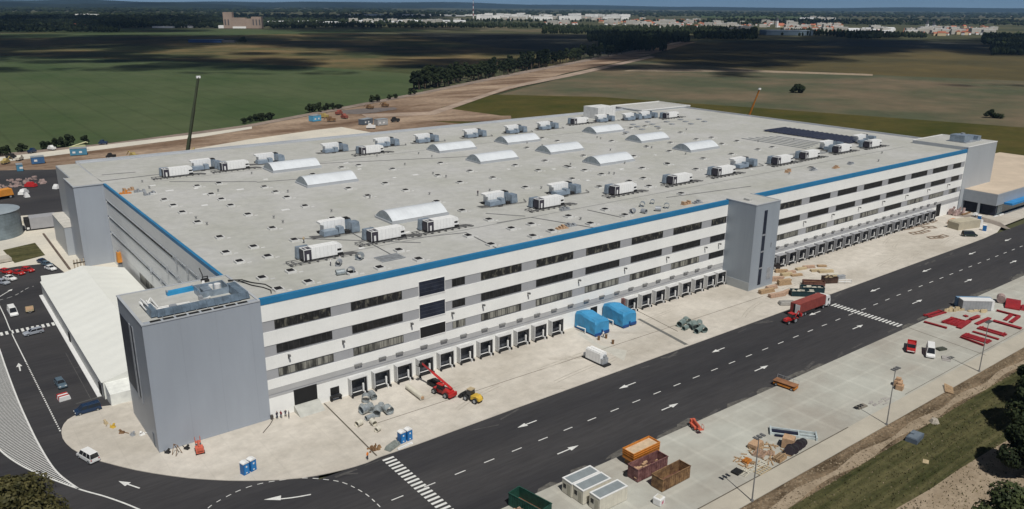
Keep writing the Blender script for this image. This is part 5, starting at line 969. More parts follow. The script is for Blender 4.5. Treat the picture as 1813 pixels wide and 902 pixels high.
def person(lab, u, v, top, hat_m, z=.13, rz=0.0, sc_=1.0, pos=None):
    me = pm.copy(); me.materials.clear()
    for m_ in (trous, top, skin, hat_m): me.materials.append(m_)
    for p in me.polygons:
        c_ = p.center; p.material_index = 0 if c_.z < .95 else (3 if c_.z > 1.68 else (2 if c_.z > 1.5 or (abs(c_.x) > .22 and c_.z < 1.02) else 1))
        p.use_smooth = True
    o = bpy.data.objects.new('person', me); col.objects.link(o); x, y = pos or G(u, v, z); o.location = (x, y, z); o.rotation_euler = (0, 0, rz); return tag(o, lab, 'person')
person('person in dark clothes standing nearest the grey tower by the big roller door', 491, 742, dkcloth, rubber, rz=.4)
person('person in dark red jacket, second from the grey tower by the roller door', 498, 741, mat('dark_red_cloth', (.18, .02, .03), .8), rubber, rz=2)
person('person in dark jacket, third from the grey tower by the roller door', 506, 739, dkcloth, plainw, rz=3)
person('person in black standing nearest the ramp of the roller door', 512, 741, dkcloth, rubber, rz=-2)
person('person in white shirt working on the roof by the nearest air unit, left of two', 585.5, 471, whcloth, plainw, z=RZ, rz=1)
person('person in white shirt working on the roof by the nearest air unit, right of two', 602, 466, whcloth, plainw, z=RZ, rz=-1)
person('person in orange vest walking near the diagonal drain and crossing', 651, 814, hivis, plainw, rz=.5)
person('person in dark clothes standing alone on the open middle of the roof', 846, 347, dkcloth, rubber, z=RZ)
person('person kneeling height figure in pale top on the near roof beside a hatch', 538, 431, tanp, plainw, z=RZ)
person('person in white shirt standing by the blue covered machine', 1068, 598, whcloth, plainw)
# hydrant-like bits near the towers
t = thing('scaffold_trestle', 'thin metal trestle leaning near the foot of the near corner tower', 'trestle', (*G(318, 806), .12), .4); b = MB(); b.tube([(-.8, 0, 0), (-.2, 0, 2.0), (.6, 0, 0)], .06); b.tube([(-.8, 1, 0), (-.2, 1, 2.0), (.6, 1, 0)], .06); b.tube([(-.2, 0, 2), (-.2, 1, 2)], .06); b.build('frame', rust, t)
t = thing('hose', 'bent dark hose on the apron at the tower corner', 'hose', (*G(466, 768), .12)); b = MB(); b.tube([(0, 0, .1), (2.2, 2.2, .1), (3.3, 3.6, .1), (3.4, 4.2, .5)], .07, 5); b.box(3.2, 3.7, 4.0, 4.5, 0, .9); b.build('pipe', mat('hose_dark', (0.08, 0.07, 0.06), .7), t)
for i, (u, v, mm, lb) in enumerate([(188, 751, tanp, 'yellowish pump on the corner island by the blue car'), (200, 758, yellow, 'yellow pipe fitting on the corner island'), (216, 768, rust, 'rusty valve piece on the corner island'), (235, 772, galv, 'grey pipe bracket near the tower side door'), (252, 771, plainw, 'white bucket beside the tower side door'), (297, 803, rubber, 'small dark box by the tower front corner'), (331, 796, rubber, 'dark round cable drum against the tower front')]):
    t = MB(); t.box(-.5, .5, -.35, .35, 0, .35, top=(.1, .1)); t.cyl((0, 0, .3), (.3, .2, .8), .22, 8); t.tube([(-.5, 0, .15), (-1.4, .5, .12)], .07, 5); o = t.build('site_tool', mm); o.location = (*G(u, v), .12); o.rotation_euler = (0, 0, U(0, 6)); tag(o, lb, 'site equipment')
# ---- storage by the stair tower: timber, skips
TB = [(1357, 519, 1.1, 5.5, .6, wood), (1375, 526, 1.0, 5.5, .65, woodp), (1388, 522, .9, 6, .6, woodp), (1366, 512, .9, 4, .7, woodp), (1388, 505, 1.6, 4.5, .4, wood), (1376, 498, 1.3, 4, .3, woodp), (1392, 489, .9, 4, .5, tanp), (1383, 483, .9, 4, .2, wood), (1400, 484, .6, 3.5, .7, woodp), (1410, 489, .5, 4, .5, wood), (1418, 478, .6, 4, .5, tanp), (1432, 475, .7, 4, .3, woodp), (1448, 481, .6, 5, .4, tanp), (1462, 483, .7, 5, .5, tanp), (1475, 490, .8, 4, .3, creamp), (1488, 494, 1.0, 3, .4, galv), (1455, 473, .5, 3, .3, wood)]
for i, (u, v, h_, l, rz_, mm) in enumerate(TB):
    x, y = G(u, v); t = MB(); n = 4
    for k in range(n):
        zz = h_*k/n; t.box(-l/2+.1*(k % 2), l/2-.15*(k % 3), -.7+.05*k, .7-.07*(k % 2), zz+.02, zz+h_/n)
    o = t.build('timber_stack', mm); o.location = (x, y, .12); o.rotation_euler = (0, 0, rz_-.75+U(-.2, .2)); tag(o, 'low stack of sawn timber in the stores beside the stair tower', 'timber stack', 'timber stacks beside the stair tower')
tg = mat('teal_skip_inside', (0.05, 0.055, 0.045), .7, va=.4)
skip('waste_skip', 'long dark teal skip nearest the road beside the red brown lorry', 'skip', (*G(1420, 524), .12), math.radians(-42), 6.6, 2.5, 1.5, tealp, tg, floor=.9, load=(creamp, 14))
skip('waste_skip', 'dark teal skip behind the first teal skip, nearer the timber', 'skip', (*G(1437, 517), .12), math.radians(-42), 6.6, 2.5, 1.5, tealp, tg, floor=.9, load=(creamp, 16))
skip('waste_skip', 'rust red skip between the teal skips and the timber stacks', 'skip', (*G(1440, 506), .12), math.radians(-42), 6.2, 2.3, 1.3, pinkrust, rust, floor=.8)
skip('waste_skip', 'short dark brown skip standing apart right of the teal skips', 'skip', (*G(1468, 501), .12), math.radians(-30), 4.2, 2.4, 1.8, mat('dark_brown_steel', (.06, .035, .025), .7, va=.4, coords='obj'), tg, floor=1.2, load=(tanp, 10))
skip('tool_chest', 'small black box at the foot of the stair tower by the first right dock', 'box', (*G(1373, 477), .12), -.5, 2.2, 1.6, 1.6, mat('chest_black', (.025, .02, .02), .6, va=.4), dark, floor=1.5, ribs=False)
t = thing('film_wrapped_pile', 'grey film covered pile behind the red brown lorry', 'pile', (*G(1393, 540), .12), -.6); b = MB(); b.box(-2.4, 2.4, -1.2, 1.2, 0, 1.0, top=(.4, .3)); b.build('film', mat('film_grey', (0.26, 0.25, 0.23), .6, va=.2), t, bevel=.2)
b = MB(); b.tube([(0, 0, 0), (0, 0, 1.2), (3, -2.4, 1.2), (3, -2.4, 0)], .06, 4); b.tube([(0, 0, .6), (3, -2.4, .6)], .06, 4); b.tube([(1.5, -1.2, 0), (1.5, -1.2, 1.2)], .06, 4); o = b.build('fence_panel', galv); o.location = (*G(1484, 503), .12); tag(o, 'thin metal barrier standing right of the brown skip', 'barrier')
# frames lying on the far apron, site cabin, crates
for i, (u, v) in enumerate(((1622, 414), (1636, 411), (1655, 422), (1668, 420), (1645, 404), (1605, 406), (1634, 398), (1650, 393), (1618, 402))):
    t = MB(); t.box(-2.5, 2.5, -1.2, -1.0, 0, .3); t.box(-2.5, 2.5, 1.0, 1.2, 0, .3); t.box(-2.5, -2.3, -1, 1, 0, .25); t.box(2.3, 2.5, -1, 1, 0, .25); t.box(-.2, 0, -1, 1, 0, .25); o = t.build('steel_grid', mat('brown_steel', (0.26, 0.20, 0.15), .8)); o.location = (*G(u, v), .12); o.rotation_euler = (0, 0, U(-.5, .2)); tag(o, 'flat brown steel frame lying on the far end of the apron', 'frame', 'steel frames lying on the far apron')
t = thing('site_tent', 'beige canvas tent cabin with white end beside the dark van', 'tent', (288.5, -13.6, .12), -.25); b = MB(); b.prof([(-6, 0), (-6, 2.6), (-5.6, 3.1), (5.2, 3.1), (5.5, 2.6), (5.5, 0)], -2.4, 2.4); b.build('canvas', mat('beige_canvas', (0.40, 0.36, 0.27), .8, va=.08), t); b = MB(); b.box(5.5, 5.9, -2.5, 2.5, 0, 3.0); b.box(5.9, 6.6, -2.6, -1.9, 0, 3.0); b.build('end_panel', plainw, t)
for i, (u, v, lb) in enumerate(((1686, 396, 'orange brown crate left of the beige tent cabin, the nearer one'), (1690, 400, 'orange brown crate left of the beige tent cabin, against its corner'))):
    t = thing('wooden_crate', lb, 'crate', (*G(u, v), .12), .1); b = MB(); b.box(-2.4, 2.4, -1, 1, 0, 1.5); b.build('box', mat('orange_timber', (0.5, 0.25, 0.13), .8), t); b = MB(); b.box(-2.45, 2.45, -1.05, -1.0, .65, .85); b.box(-.1, .1, -1.05, -1.0, .0, 1.5); b.build('batten', wood, t)
t = thing('mixer_machine', 'pale and brown heap of machine parts by the end of the white facade', 'machine', (*G(1692, 379), .12)); b = MB()
for k in range(26): x = U(-5, 4); y = U(-2, 2); b.cyl((x, y, 0), (x+U(-1, 1), y+U(-1, 1), U(.8, 2.6)), U(.2, .6), 7)
b.build('part', mat('pale_rust', (0, 0, 0)), t); b = MB(); b.box(-1, 6, -3.2, -2.4, 0, .4); b.build('long_beam', rust, t)  # long low beam in front of the heap, in the plain rust colour
t = thing('wheelbarrow', 'white and dark small machine right of the beige tent cabin', 'machine', (*G(1726, 384), .12)); b = MB(); b.box(-1, 1, -.7, .7, .5, 1.5, top=(.3, .2)); b.build('body', plainw, t); wheel(t, -.8, -.6, .4); wheel(t, .8, -.6, .4); t.name = 'small_machine'
b = MB(); b.box(0, 1, 0, 1, 0, 1)
sheet('footpath', P((1655, 378), (1705, 385), (1755, 397), (1778, 405), (1790, 407), (1770, 394), (1735, 384), (1690, 376)), .128, mat('path_brown', (0.22, 0.19, 0.16), .9, va=.2, sc=.3))
# ================================================================== TENT, SILO, LEFT SIDE
t = thing('tent', 'large white fabric hall tent with low ridge beside the near corner tower', 'tent')
b = MB(); x0, x1, xr, ya, yb, ez, rz_ = -3.4, 18.6, 7.6, 29.0, 108.5, 3.9, 6.6
n = 16
for i in range(n):
    y0_, y1_ = ya+(yb-ya)*i/n, ya+(yb-ya)*(i+1)/n; ym = (y0_+y1_)/2; s_ = .07
    for (xa_, za_, xb_, zb_) in ((x0-.15, ez-.05, xr, rz_), (xr, rz_, x1+.15, ez-.05)):
        xm, zm = (xa_+xb_)/2, (za_+zb_)/2
        b.add([(xa_, y0_, za_), (xa_, ym, za_-.02), (xa_, y1_, za_), (xm, y0_, zm), (xm, ym, zm-s_), (xm, y1_, zm), (xb_, y0_, zb_), (xb_, ym, zb_-.02), (xb_, y1_, zb_)], [(0, 3, 4, 1), (1, 4, 5, 2), (3, 6, 7, 4), (4, 7, 8, 5)])
b.add([(x0, ya, 0), (x1, ya, 0), (x1, ya, ez), (xr, ya, rz_), (x0, ya, ez)], [(0, 1, 2, 3, 4)]); b.add([(x0, yb, 0), (x1, yb, 0), (x1, yb, ez), (xr, yb, rz_), (x0, yb, ez)], [(4, 3, 2, 1, 0)])
b.build('roof', tentm, t)
b = MB(); b.box(x0, x0+.1, ya, yb, 0, ez-.1); b.box(x1-.1, x1, ya, yb, 0, ez-.1); b.build('wall', tentw, t)
b = MB(); b.add([(-2.9, 24.8, 2.6), (18.4, 24.8, 2.6), (18.4, 29.0, 3.7), (-3.0, 29.0, 3.7)], [(0, 1, 2, 3)]); b.add([(-2.9, 24.8, 2.59), (18.4, 24.8, 2.59), (18.4, 24.8, 0), (-2.9, 24.8, 0)], [(0, 1, 2, 3)]); b.add([(-2.9, 24.8, 0), (-2.9, 24.8, 2.6), (-3.0, 29, 3.7), (-3.0, 29, 0)], [(0, 1, 2, 3)]); b.build('porch', mat('tent_porch', (0.68, 0.69, 0.65), .5, lines=(('Y', 1.1, .1, .9),)), t)
b = MB(); b.box(-3.6, -3.42, 31, 33, 0, 2.6); b.box(-3.6, -3.42, 66, 67.6, 0, 2.4); b.build('opening', dark, t)
b = MB(); b.box(-4.4, -3.45, 31, 108, 0.0, .13); b.build('floor_edge', plainw, t)
t = thing('tent_porch', 'small white lean-to canopy at the far left corner of the big tent', 'canopy', (0, 0, 0)); b = MB(); b.add([(*G(72, 489, 2.6), 2.6), (*G(75, 508, 2.6), 2.6), (*G(100, 505, 3), 3.0), (*G(120, 482, 3), 3.0)], [(0, 1, 2, 3)]); b.build('canopy', tentm, t); b = MB()
for q in ((72, 489), (75, 508), (100, 505), (120, 482)): x, y = G(*q, 2.6); b.box(x-.06, x+.06, y-.06, y+.06, 0, 2.5)
b.build('post', galv, t)
t = thing('traffic_beacon', 'bright orange tower light on the back corner of the tent', 'tower light', (19.4, 118, 3.0)); b = MB(); b.box(-.7, .7, -.9, .9, 0, 3.2, top=(.2, .2)); b.build('cover', mat('bright_orange', (0.62, 0.25, 0.04), .6, coords='obj'), t); b = MB(); b.box(-.5, .5, -.5, .5, -3, 0); b.cyl((0, 0, 3.2), (0, 0, 4.0), .3, 8); b.build('post', galv, t)
t = thing('steel_silo', 'big round corrugated steel water tank with domed lid at the left edge', 'tank', (-7.8, 187.5, 0))
b = MB(); b.cyl((0, 0, 0), (0, 0, 9.2), 9.6, 48); b.build('shell', mat('corrugated_steel', (0.20, 0.245, 0.27), .45, .3, va=.25, sc=.3, coords='obj', lines=(('Z', 1.15, .08, .8),), spec=.5), t, smooth=False)
b = MB(); b.cyl((0, 0, 9.2), (0, 0, 10.0), 9.8, 48, r1=1.0); b.build('lid', mat('steel_lid', (0.33, 0.38, 0.41), .45, .2, va=.08, sc=.2), t)
t = thing('transformer_container', 'grey steel plant container with dark fans beside the round tank', 'container', (8.3, 188.6, 0), -.05)
b = MB(); b.box(-4.0, 4.6, -2.0, 3.5, .5, 4.6); b.build('shell', mat('plant_grey', (0.33, 0.33, 0.34), .5, va=.06, coords='obj'), t); b = MB(); b.box(-5.6, -4.05, -2.0, 3, .3, 4.2); b.box(-4, 4.6, -1.9, 3, 0, .49); b.build('base', rubber, t)
b = MB()
for k in range(4): b.box(-5.7, -5.61, -1.6+k*1.1, -.9+k*1.1, .8+.4*k, 2.2+.4*k)
b.box(-5.2, -4.4, -2.08, -2.01, .6, 1.3); b.build('fan', plainw, t)
b = MB(); b.box(6.7, 7.3, 129, 179, 0, .35); o = b.build('retaining_wall', mat('brown_wall', (0.12, 0.09, 0.07), .9, va=.3)); tag(o, 'long low dark brown channel wall leading to the rear grey tower', 'wall')
b = MB(); b.box(-60, 22, 200, 200.5, 0, .9); o = b.build('yard_wall', creamp); tag(o, 'low pale wall in front of the dark rear asphalt yard', 'wall')
t = thing('stone_block', 'pale flat concrete block left of the small lawn', 'block', (*G(8, 463), 0), .1); b = MB(); b.box(-5, 1.8, -1.8, 3, .2, 1.2); b.build('slab', mat('pale_block', (0.42, 0.39, 0.33), .9), t); b = MB(); b.box(-4.6, 1.6, -1.6, 2.8, 0, .2); b.build('base', dark, t)
b = MB()
for k in range(4): b.box(k*.9-.18, k*.9+.18, -.2, .2, 0, 3.2); b.box(-.3, 3.1, -.25, -.21, 2.2-k*.1, 2.4-k*.1)
o = b.build('gate_frame', mat('gate_beige', (0.38, 0.33, 0.26), .8)); o.location = (*G(133, 478), 0); tag(o, 'beige barred frame standing at the foot of the rear tower', 'gate')
# rear yard odds
t = thing('dump_truck', 'orange dump body at the left edge of the rear yard', 'truck', (*G(5, 352), 0), .3); b = MB(); b.prof([(-4, 1.3), (-4.4, 3.8), (3.4, 4.0), (3.8, 1.3)], -1.9, 1.9); b.build('body', mat('bright_orange', (0, 0, 0)), t); b = MB(); b.box(-3.8, 3.9, -1.2, 1.2, .6, 1.28); b.build('chassis', rubber, t)
for sx in (-2.5, 2.5):
    for sy in (-1.5, 1.5): wheel(t, sx, sy, .7, .5)
t = thing('steel_rubble', 'white and brown scrap heap on the rear dark yard', 'heap', (*G(25, 328), 0)); b = MB()
for k in range(80): x = U(-9, 12); y = U(-6, 14); s_ = U(.3, 1.2); b.box(x-s_, x+s_, y-.4, y+.4, 0, U(.2, .8), top=(.2, .1))
b.build('scrap', mat('pinkish_scrap', (0.30, 0.22, 0.20), .8, va=.4, sc=.8), t)
for i, (u, v, l, mm, lb) in enumerate([(55, 331, 5, redp, 'red and white small truck on the rear dark yard'), (42, 344, 5, plainw, 'flat white panel on the rear dark yard'), (48, 350, 2, plainw, 'small white box on the rear dark yard'), (100, 335, 2.4, plainw, 'white rubble by the back corner of the hall')]):
    t = MB(); t.box(-l/2, l/2, -1.2, 1.2, .2, 1.4, top=(.3, .2)); t.box(-l/4, l/3, -1, 1, 1.4, 2.2, top=(.4, .2)); o = t.build('site_tool', mm); o.location = (*G(u, v), 0); o.rotation_euler = (0, 0, U(0, 3)); tag(o, lb, 'site equipment')
# far site: blue cabins, vehicles, machines behind the hall
def cabin(lb, a, c, h, mm, rz=None):
    a = G(*a); c = G(*c); l = math.dist(a, c); t = thing('site_cabin', lb, 'cabin', ((a[0]+c[0])/2, (a[1]+c[1])/2+2, 0), math.atan2(c[1]-a[1], c[0]-a[0]))
    b = MB(); b.box(-l/2, l/2, -2.4, 2.4, .1, h); b.build('wall', mm, t); b = MB(); b.box(-l/2-.1, l/2+.1, -2.5, 2.5, h, h+.15); b.build('roof', mat('cabin_roof_grey', (0.25, 0.28, 0.3), .6), t)
    b = MB(); 
    for k in range(max(1, int(l/3.5))): xx = -l/2+1.2+k*3.2; b.box(xx, xx+1.4, -2.46, -2.41, 1.2, 2.2)
    b.build('window', plainw, t)
cabin('dark blue site cabin left of the hall behind the rear yard', (57, 291), (80, 289), 3.4, mat('far_cabin_blue', (0.05, 0.13, 0.27), .6))
cabin('bright blue site cabin under the yellow boom machine', (126, 276), (156, 274), 3.6, mat('far_cabin_light_blue', (0.07, 0.22, 0.33), .6))
cabin('small bright blue cabin left of the dark blue one', (31, 304), (42, 303), 3.2, mat('far_cabin_light_blue', (0, 0, 0)))
cabin('pale blue site cabin at the end of the pale slab', (553, 216), (567, 214), 4, mat('light_blue_steel', (0.1, 0.35, 0.55), .5))
cabin('long grey site cabin among the machines beyond the hall', (642, 222), (658, 219), 3.6, mat('slate_tank', (0, 0, 0)))
cabin('grey and white site cabin right of the long grey one', (668, 223), (686, 221), 4, mat('far_cabin_grey', (0.35, 0.36, 0.36), .6))
yel2 = mat('dusty_yellow', (0.36, 0.28, 0.10), .7); red2 = mat('dusty_red', (0.24, 0.07, 0.05), .7)
FV = [(92, 266, plainw, 'white car on the farm track with a dark hedge behind'), (57, 271, navy, 'dark blue car on the farm track at the left'), (183, 256, navy, 'dark car on the farm track right of the blue cabin'), (197, 280, rubber, 'round dark opening machine on the dirt behind the hall'), (237, 279, yel2, 'small yellow machine on the dirt near the long boom'), (342, 273, yel2, 'small yellow green machine right of the long boom'), (575, 209, yel2, 'small yellow machine right of the pale blue cabin'), (587, 215, rust, 'brown truck right of the pale blue cabin'), (600, 203, red2, 'dark red truck on the dirt road'), (657, 228, plainw, 'white mixer truck in front of the grey cabins'), (700, 216, rubber, 'dark excavator right of the grey cabins'), (655, 193, rust, 'red brown excavator on the gravel heap, left one'), (682, 189, rust, 'red brown excavator on the gravel heap, right one'), (20, 281, rubber, 'dark machine at the left edge of the site'), (35, 284, creamp, 'pale tanker at the left edge of the site'), (610, 210, red2, 'red machine among the brown trucks on the dirt road'), (10, 290, yel2, 'yellow machine at the left picture edge behind the yard')]
for i, (u, v, mm, lb) in enumerate(FV):
    x, y = G(u, v); t = thing('site_vehicle', lb, 'vehicle', (x, y, 0), U(0, 3)); s_ = 1.15 if u > 500 else 0.9
    b = MB(); b.prof([(-2.6*s_, .6), (-2.6*s_, 1.9*s_), (-.6*s_, 2.0*s_), (.0, 3.0*s_), (1.4*s_, 2.9*s_), (2.0*s_, 1.7*s_), (2.7*s_, 1.5*s_), (2.7*s_, .6)], -1.1*s_, 1.1*s_); b.build('body', mm, t)
    if mm in (rust, yel2): b = MB(); b.tube([(1.5, 0, 1.5), (3.5, 0, 3.2), (5.5, 0, 1.0)], .22, 5); b.build('arm', mm, t)
    for sx in (-1.7, 1.7): wheel(t, sx*s_, -.9*s_, .6); wheel(t, sx*s_, .9*s_, .6)
t = thing('boom_machine', 'yellow boom machine parked above the bright blue cabin', 'crane', (*G(138, 268), 0), .3); b = MB(); b.box(-4, 4, -1.3, 1.3, .6, 3.0); b.tube([(-3, 0, 3), (5, 0, 4.5), (6, 0, 4)], .4, 6); b.build('body', mat('lime_yellow', (0.50, 0.50, 0.30), .5), t)
for sx in (-2.6, 2.6): wheel(t, sx, -1.2, .6); wheel(t, sx, 1.2, .6)
# the two telescopic cranes
def crane(lab, base, tip, m, cm, r0, r1):
    t = thing('mobile_crane', lab, 'crane', base); bx, by, bz = base; d = Vector(tip)-Vector((bx, by, 3)); n = 4
    prev = Vector((0, 0, 3)); bp = None
    for k in range(n):
        nx = Vector((0, 0, 3))+d*((k+1)/n); b = MB(); b.cyl(prev-d.normalized()*1.0 if k else prev, nx, r0+(r1-r0)*k/(n-1), 4); o = b.build('boom_section', m, t); prev = nx
    b = MB(); b.box(prev.x-.8, prev.x+.8, prev.y-.4, prev.y+.4, prev.z-.4, prev.z+.5); b.build('boom_head', plainw, t)
    b = MB(); b.box(-6, 6, -1.4, 1.4, .8, 1.9); b.box(-7, -3.5, -1.4, 1.4, 1.9, 4.2); b.build('carrier', cm, t); b = MB(); b.box(-2.5, 2.0, -1.3, 1.3, 1.9, 3.6); b.build('superstructure', m, t)
    for sx in (-5, -2, 1, 4): wheel(t, sx, -1.2, .7, .5); wheel(t, sx, 1.2, .7, .5)
crane('mobile crane with long dark green boom raised behind the left of the hall', (60.3, 197, 0), F(351, 137, 197)[:1]+(197.0, F(351, 137, 197)[1]), mat('crane_dark_green', (0.045, 0.055, 0.03), .5), mat('crane_dark_red', (0.15, 0.05, 0.04), .5), .95, .55)
yb_, zb_ = FX(1345, 158, 352); yc_, zc_ = FX(1322, 207, 352)
crane('mobile crane with slim orange boom beyond the far side of the hall', (352, yc_+5, 0), (352, yb_, zb_), orange, yellow, .9, .5)
# ================================================================== TREES
def leafball(b, c, R, n, s, squash=.8, up=.3, seed=0, gaps=.0):
    rg = random.Random(seed)
    for i in range(n):
        while True:
            p = Vector((rg.uniform(-1, 1), rg.uniform(-1, 1), rg.uniform(-1, 1)))
            if .25 < p.length < 1: break
        p = p*(p.length**-.35)
        q = Vector((c[0]+p.x*R, c[1]+p.y*R, c[2]+p.z*R*squash)); nrm = (p+Vector((rg.uniform(-.8, .8), rg.uniform(-.8, .8), rg.uniform(-.3, .9)))).normalized()
        a1 = nrm.orthogonal().normalized(); a2 = nrm.cross(a1); ss = s*rg.uniform(.6, 1.3); th = rg.uniform(0, 6.28); u_ = (a1*math.cos(th)+a2*math.sin(th))*ss; v_ = (a2*math.cos(th)-a1*math.sin(th))*ss*.7
        b.add([q-u_, q-v_*.9+nrm*ss*.15, q+u_, q+v_-nrm*ss*.1], [(0, 1, 2, 3)])
def tree_parts(name, lab, loc, H, R, nl, leaves, s, m, seed, group=None, kind_=None, rz=0):
    rg = random.Random(seed); t = thing(name, lab, 'tree', loc, rz, group)
    b = MB(); b.cyl((0, 0, 0), (.1*R*.3, 0, H*.55), H*.028, 7, r1=H*.014)
    cs = []
    for i in range(nl):
        a = 2.4*i+rg.uniform(-.4, .4); k = i/max(1, nl-1); rr = R*(1-.55*k)*rg.uniform(.45, .75) if nl > 1 else 0; z = H*(.35+.5*k+rg.uniform(-.05, .05)); c = (rr*math.cos(a), rr*math.sin(a), z); cs.append((c, R*rg.uniform(.38, .58)*(1-.25*k)))
        b.cyl((.02, 0, H*(.22+.3*k)), c, H*.012, 5, r1=H*.004)
    b.build('trunk', bark, t)
    b = MB()
    for j, (c, r) in enumerate(cs): leafball(b, c, r, leaves//nl, s, .8, seed=seed*31+j)
    b.build('crown', m, t); return t
# tall belt along the dirt road
belt = [tree_parts('roadside_tree', 'tall dark poplar like tree in the belt beside the dirt road', (0, 0, -500), 19, 4.4, 9, 1200, .95, leafd, 5+k, 'trees in the dark belt beside the dirt road') for k in range(4)]
bp = []
rg = random.Random(3)
def lerp_line(pts, t):
    t *= len(pts)-1; i = min(int(t), len(pts)-2); f = t-i; return (pts[i][0]+(pts[i+1][0]-pts[i][0])*f, pts[i][1]+(pts[i+1][1]-pts[i][1])*f)
line = [G(752, 159), G(800, 152), G(850, 143), G(900, 134), G(950, 124), G(990, 116), G(1050, 106), G(1110, 96), G(1160, 84), G(1200, 76)]
for i in range(190):
    t = i/189; x, y = lerp_line(line, t**1.15); k = rg.uniform(4, 30) if t > .12 else rg.uniform(4, 16)
    bp.append((x-.55*k+rg.uniform(-3, 3), y+.83*k+rg.uniform(-3, 3), rg.uniform(.75, 1.1)*(1.0 if t < .5 else 1.1)))
for i, (x, y, s_) in enumerate(bp):
    if i < 4: belt[i].location = (x, y, -.2); belt[i].scale = (s_,)*3
    else: copy_tree(belt[i % 4], (x, y, -.2), rg.uniform(0, 6.2), scale=(s_, s_, s_*rg.uniform(.9, 1.15)))
# field trees and hedge bushes
bush = tree_parts('bush', 'low dark bush in the hedge between the green field and the site', (0, 0, -500), 4.2, 2.7, 4, 260, .55, leafd, 77, 'hedge bushes along the green field')
hp = [(442, 216), (452, 214), (463, 213), (473, 212), (480, 211), (549, 199), (558, 198.5), (563, 198), (574, 196), (580, 195), (588, 194), (596, 193), (603, 192), (660, 181), (668, 180), (690, 176), (700, 174), (735, 167), (728, 168), (78, 263), (85, 262), (100, 261), (108, 260), (125, 257), (150, 254), (12, 274), (0, 276), (432, 218), (40, 268), (458, 213.5)]
for i, (u, v) in enumerate(hp):
    x, y = G(u, v); s_ = rg.uniform(.8, 1.5)
    if i == 0: bush.location = (x, y, -.2)
    else: copy_tree(bush, (x, y, -.2), rg.uniform(0, 6), scale=(s_, s_, s_*rg.uniform(.8, 1.3)))
tree_parts('field_tree', 'lone round dark bush tree in the olive field', (*G(1413, 164), -.4), 8.5, 6.5, 9, 1500, .9, leafd, 41)
tree_parts('field_tree', 'small dark shrub at the left foot of the lone field tree', (*G(1402, 164), -.4), 4, 3, 4, 260, .6, leafd, 42)
tree_parts('field_tree', 'dark shrub in the olive field near the right edge', (*G(1752, 208), -.4), 6, 4.5, 6, 600, .7, leafd, 43)
tree_parts('field_tree', 'low flat shrub right of the dark shrub near the right edge', (*G(1768, 209), -.4), 3, 5, 5, 400, .6, leafd, 44)
# near trees
tree_parts('broadleaf_tree', 'olive brown broadleaf tree cut by the bottom left corner', (*G(22, 960), 0), 10.5, 7.5, 16, 15000, .30, leafb, 51)
tree_parts('broadleaf_tree', 'green broadleaf tree in the bottom right corner', (*G(1808, 930, 6), 0), 12, 6.5, 16, 15000, .32, leaf, 52)
tree_parts('broadleaf_tree', 'dark tall tree cut by the right edge above the sand patch', (*G(1834, 715, 6), 0), 12, 5.6, 16, 13000, .34, leafd, 53)
tree_parts('broadleaf_tree', 'dark tree cut by the right edge beside the dirt track', (*G(1846, 672, 6), 0), 12, 5.5, 14, 12000, .34, leafd, 54)
tree_parts('broadleaf_tree', 'dark tree at the right edge just above the bottom corner tree', (*G(1830, 790, 6), 0), 12, 5.8, 14, 13000, .34, leafd, 55)
# ================================================================== FAR COUNTRY
# low wooded ground that reads as one mass
def woods(name, regs, seed, hmin=9, hmax=17):
    rg = random.Random(seed); b = MB()
    ico = bmesh.new(); bmesh.ops.create_icosphere(ico, subdivisions=1, radius=1); iv = [v.co.copy() for v in ico.verts]; fi = [[v.index for v in f.verts] for f in ico.faces]; ico.free()
    for (u0, v0, u1, v1, n, w_) in regs:
        for i in range(int(n*2.2)):
            u = rg.uniform(u0, u1); v = v0+(v1-v0)*(rg.random()) + (u-900)*0.004
            x, y = G(u, v); d = math.hypot(x-CAM[0], y-CAM[1]); s_ = rg.uniform(.5, 1.1)*w_*d/1423*1.15; h = rg.uniform(hmin, hmax)
            b.add([(x+q.x*s_*rg.uniform(.7, 1.3), y+q.y*s_*rg.uniform(.7, 1.3), h*.45+q.z*h*.55*rg.uniform(.8, 1.15)) for q in iv], fi)
    o = b.build(name, leafd); struct(o, 'stuff'); o['label'] = 'dark distant woodland'; o['category'] = 'woodland'; return o
woods('woodland', [(-60, 42, 210, 60, 380, 3.0), (200, 40, 560, 52, 330, 3.0), (380, 30, 760, 44, 300, 3.2), (-60, 28, 400, 42, 420, 4.0), (560, 45, 980, 50, 240, 2.0), (960, 49, 1230, 60, 300, 2.4), (1230, 50, 1340, 68, 260, 2.4), (1040, 58, 1220, 74, 330, 2.2), (1060, 72, 1180, 90, 240, 1.6), (1500, 58, 1560, 66, 130, 2.4), (1480, 61, 1640, 64, 90, 2.0), (600, 37, 1250, 39, 120, 2.0), (1250, 33, 1850, 42, 330, 2.4), (1380, 54, 1500, 62, 60, 2), (1740, 62, 1850, 76, 260, 3.0), (1755, 74, 1850, 94, 220, 3.2), (0, 20, 1850, 30, 500, 3.6), (420, 46, 760, 49, 70, 1.8)], 8)
woods('woodland', [(-100, 14, 700, 24, 500, 5), (700, 20, 1850, 28, 400, 3.5)], 9, 12, 26)
# far fields
for i, (u0, v0, u1, v1, mm) in enumerate([(240, 15.5, 620, 19, fieldg), (740, 47, 900, 51, fieldo), (850, 51, 1060, 56, fieldo), (1240, 26, 1440, 32, fieldg), (1500, 26, 1850, 30, fieldo), (1520, 33, 1850, 38, fieldo), (1300, 22, 1600, 25, fieldy), (0, 52, 250, 57, fieldg), (200, 51, 560, 54, fieldg), (1440, 22, 1800, 24, fieldg)]):
    sl = (u1-u0)*0.006
    sheet('field', P((u0, v0), (u1, v0+sl), (u1, v1+sl), (u0, v1)), -.35+.01*i, mm)
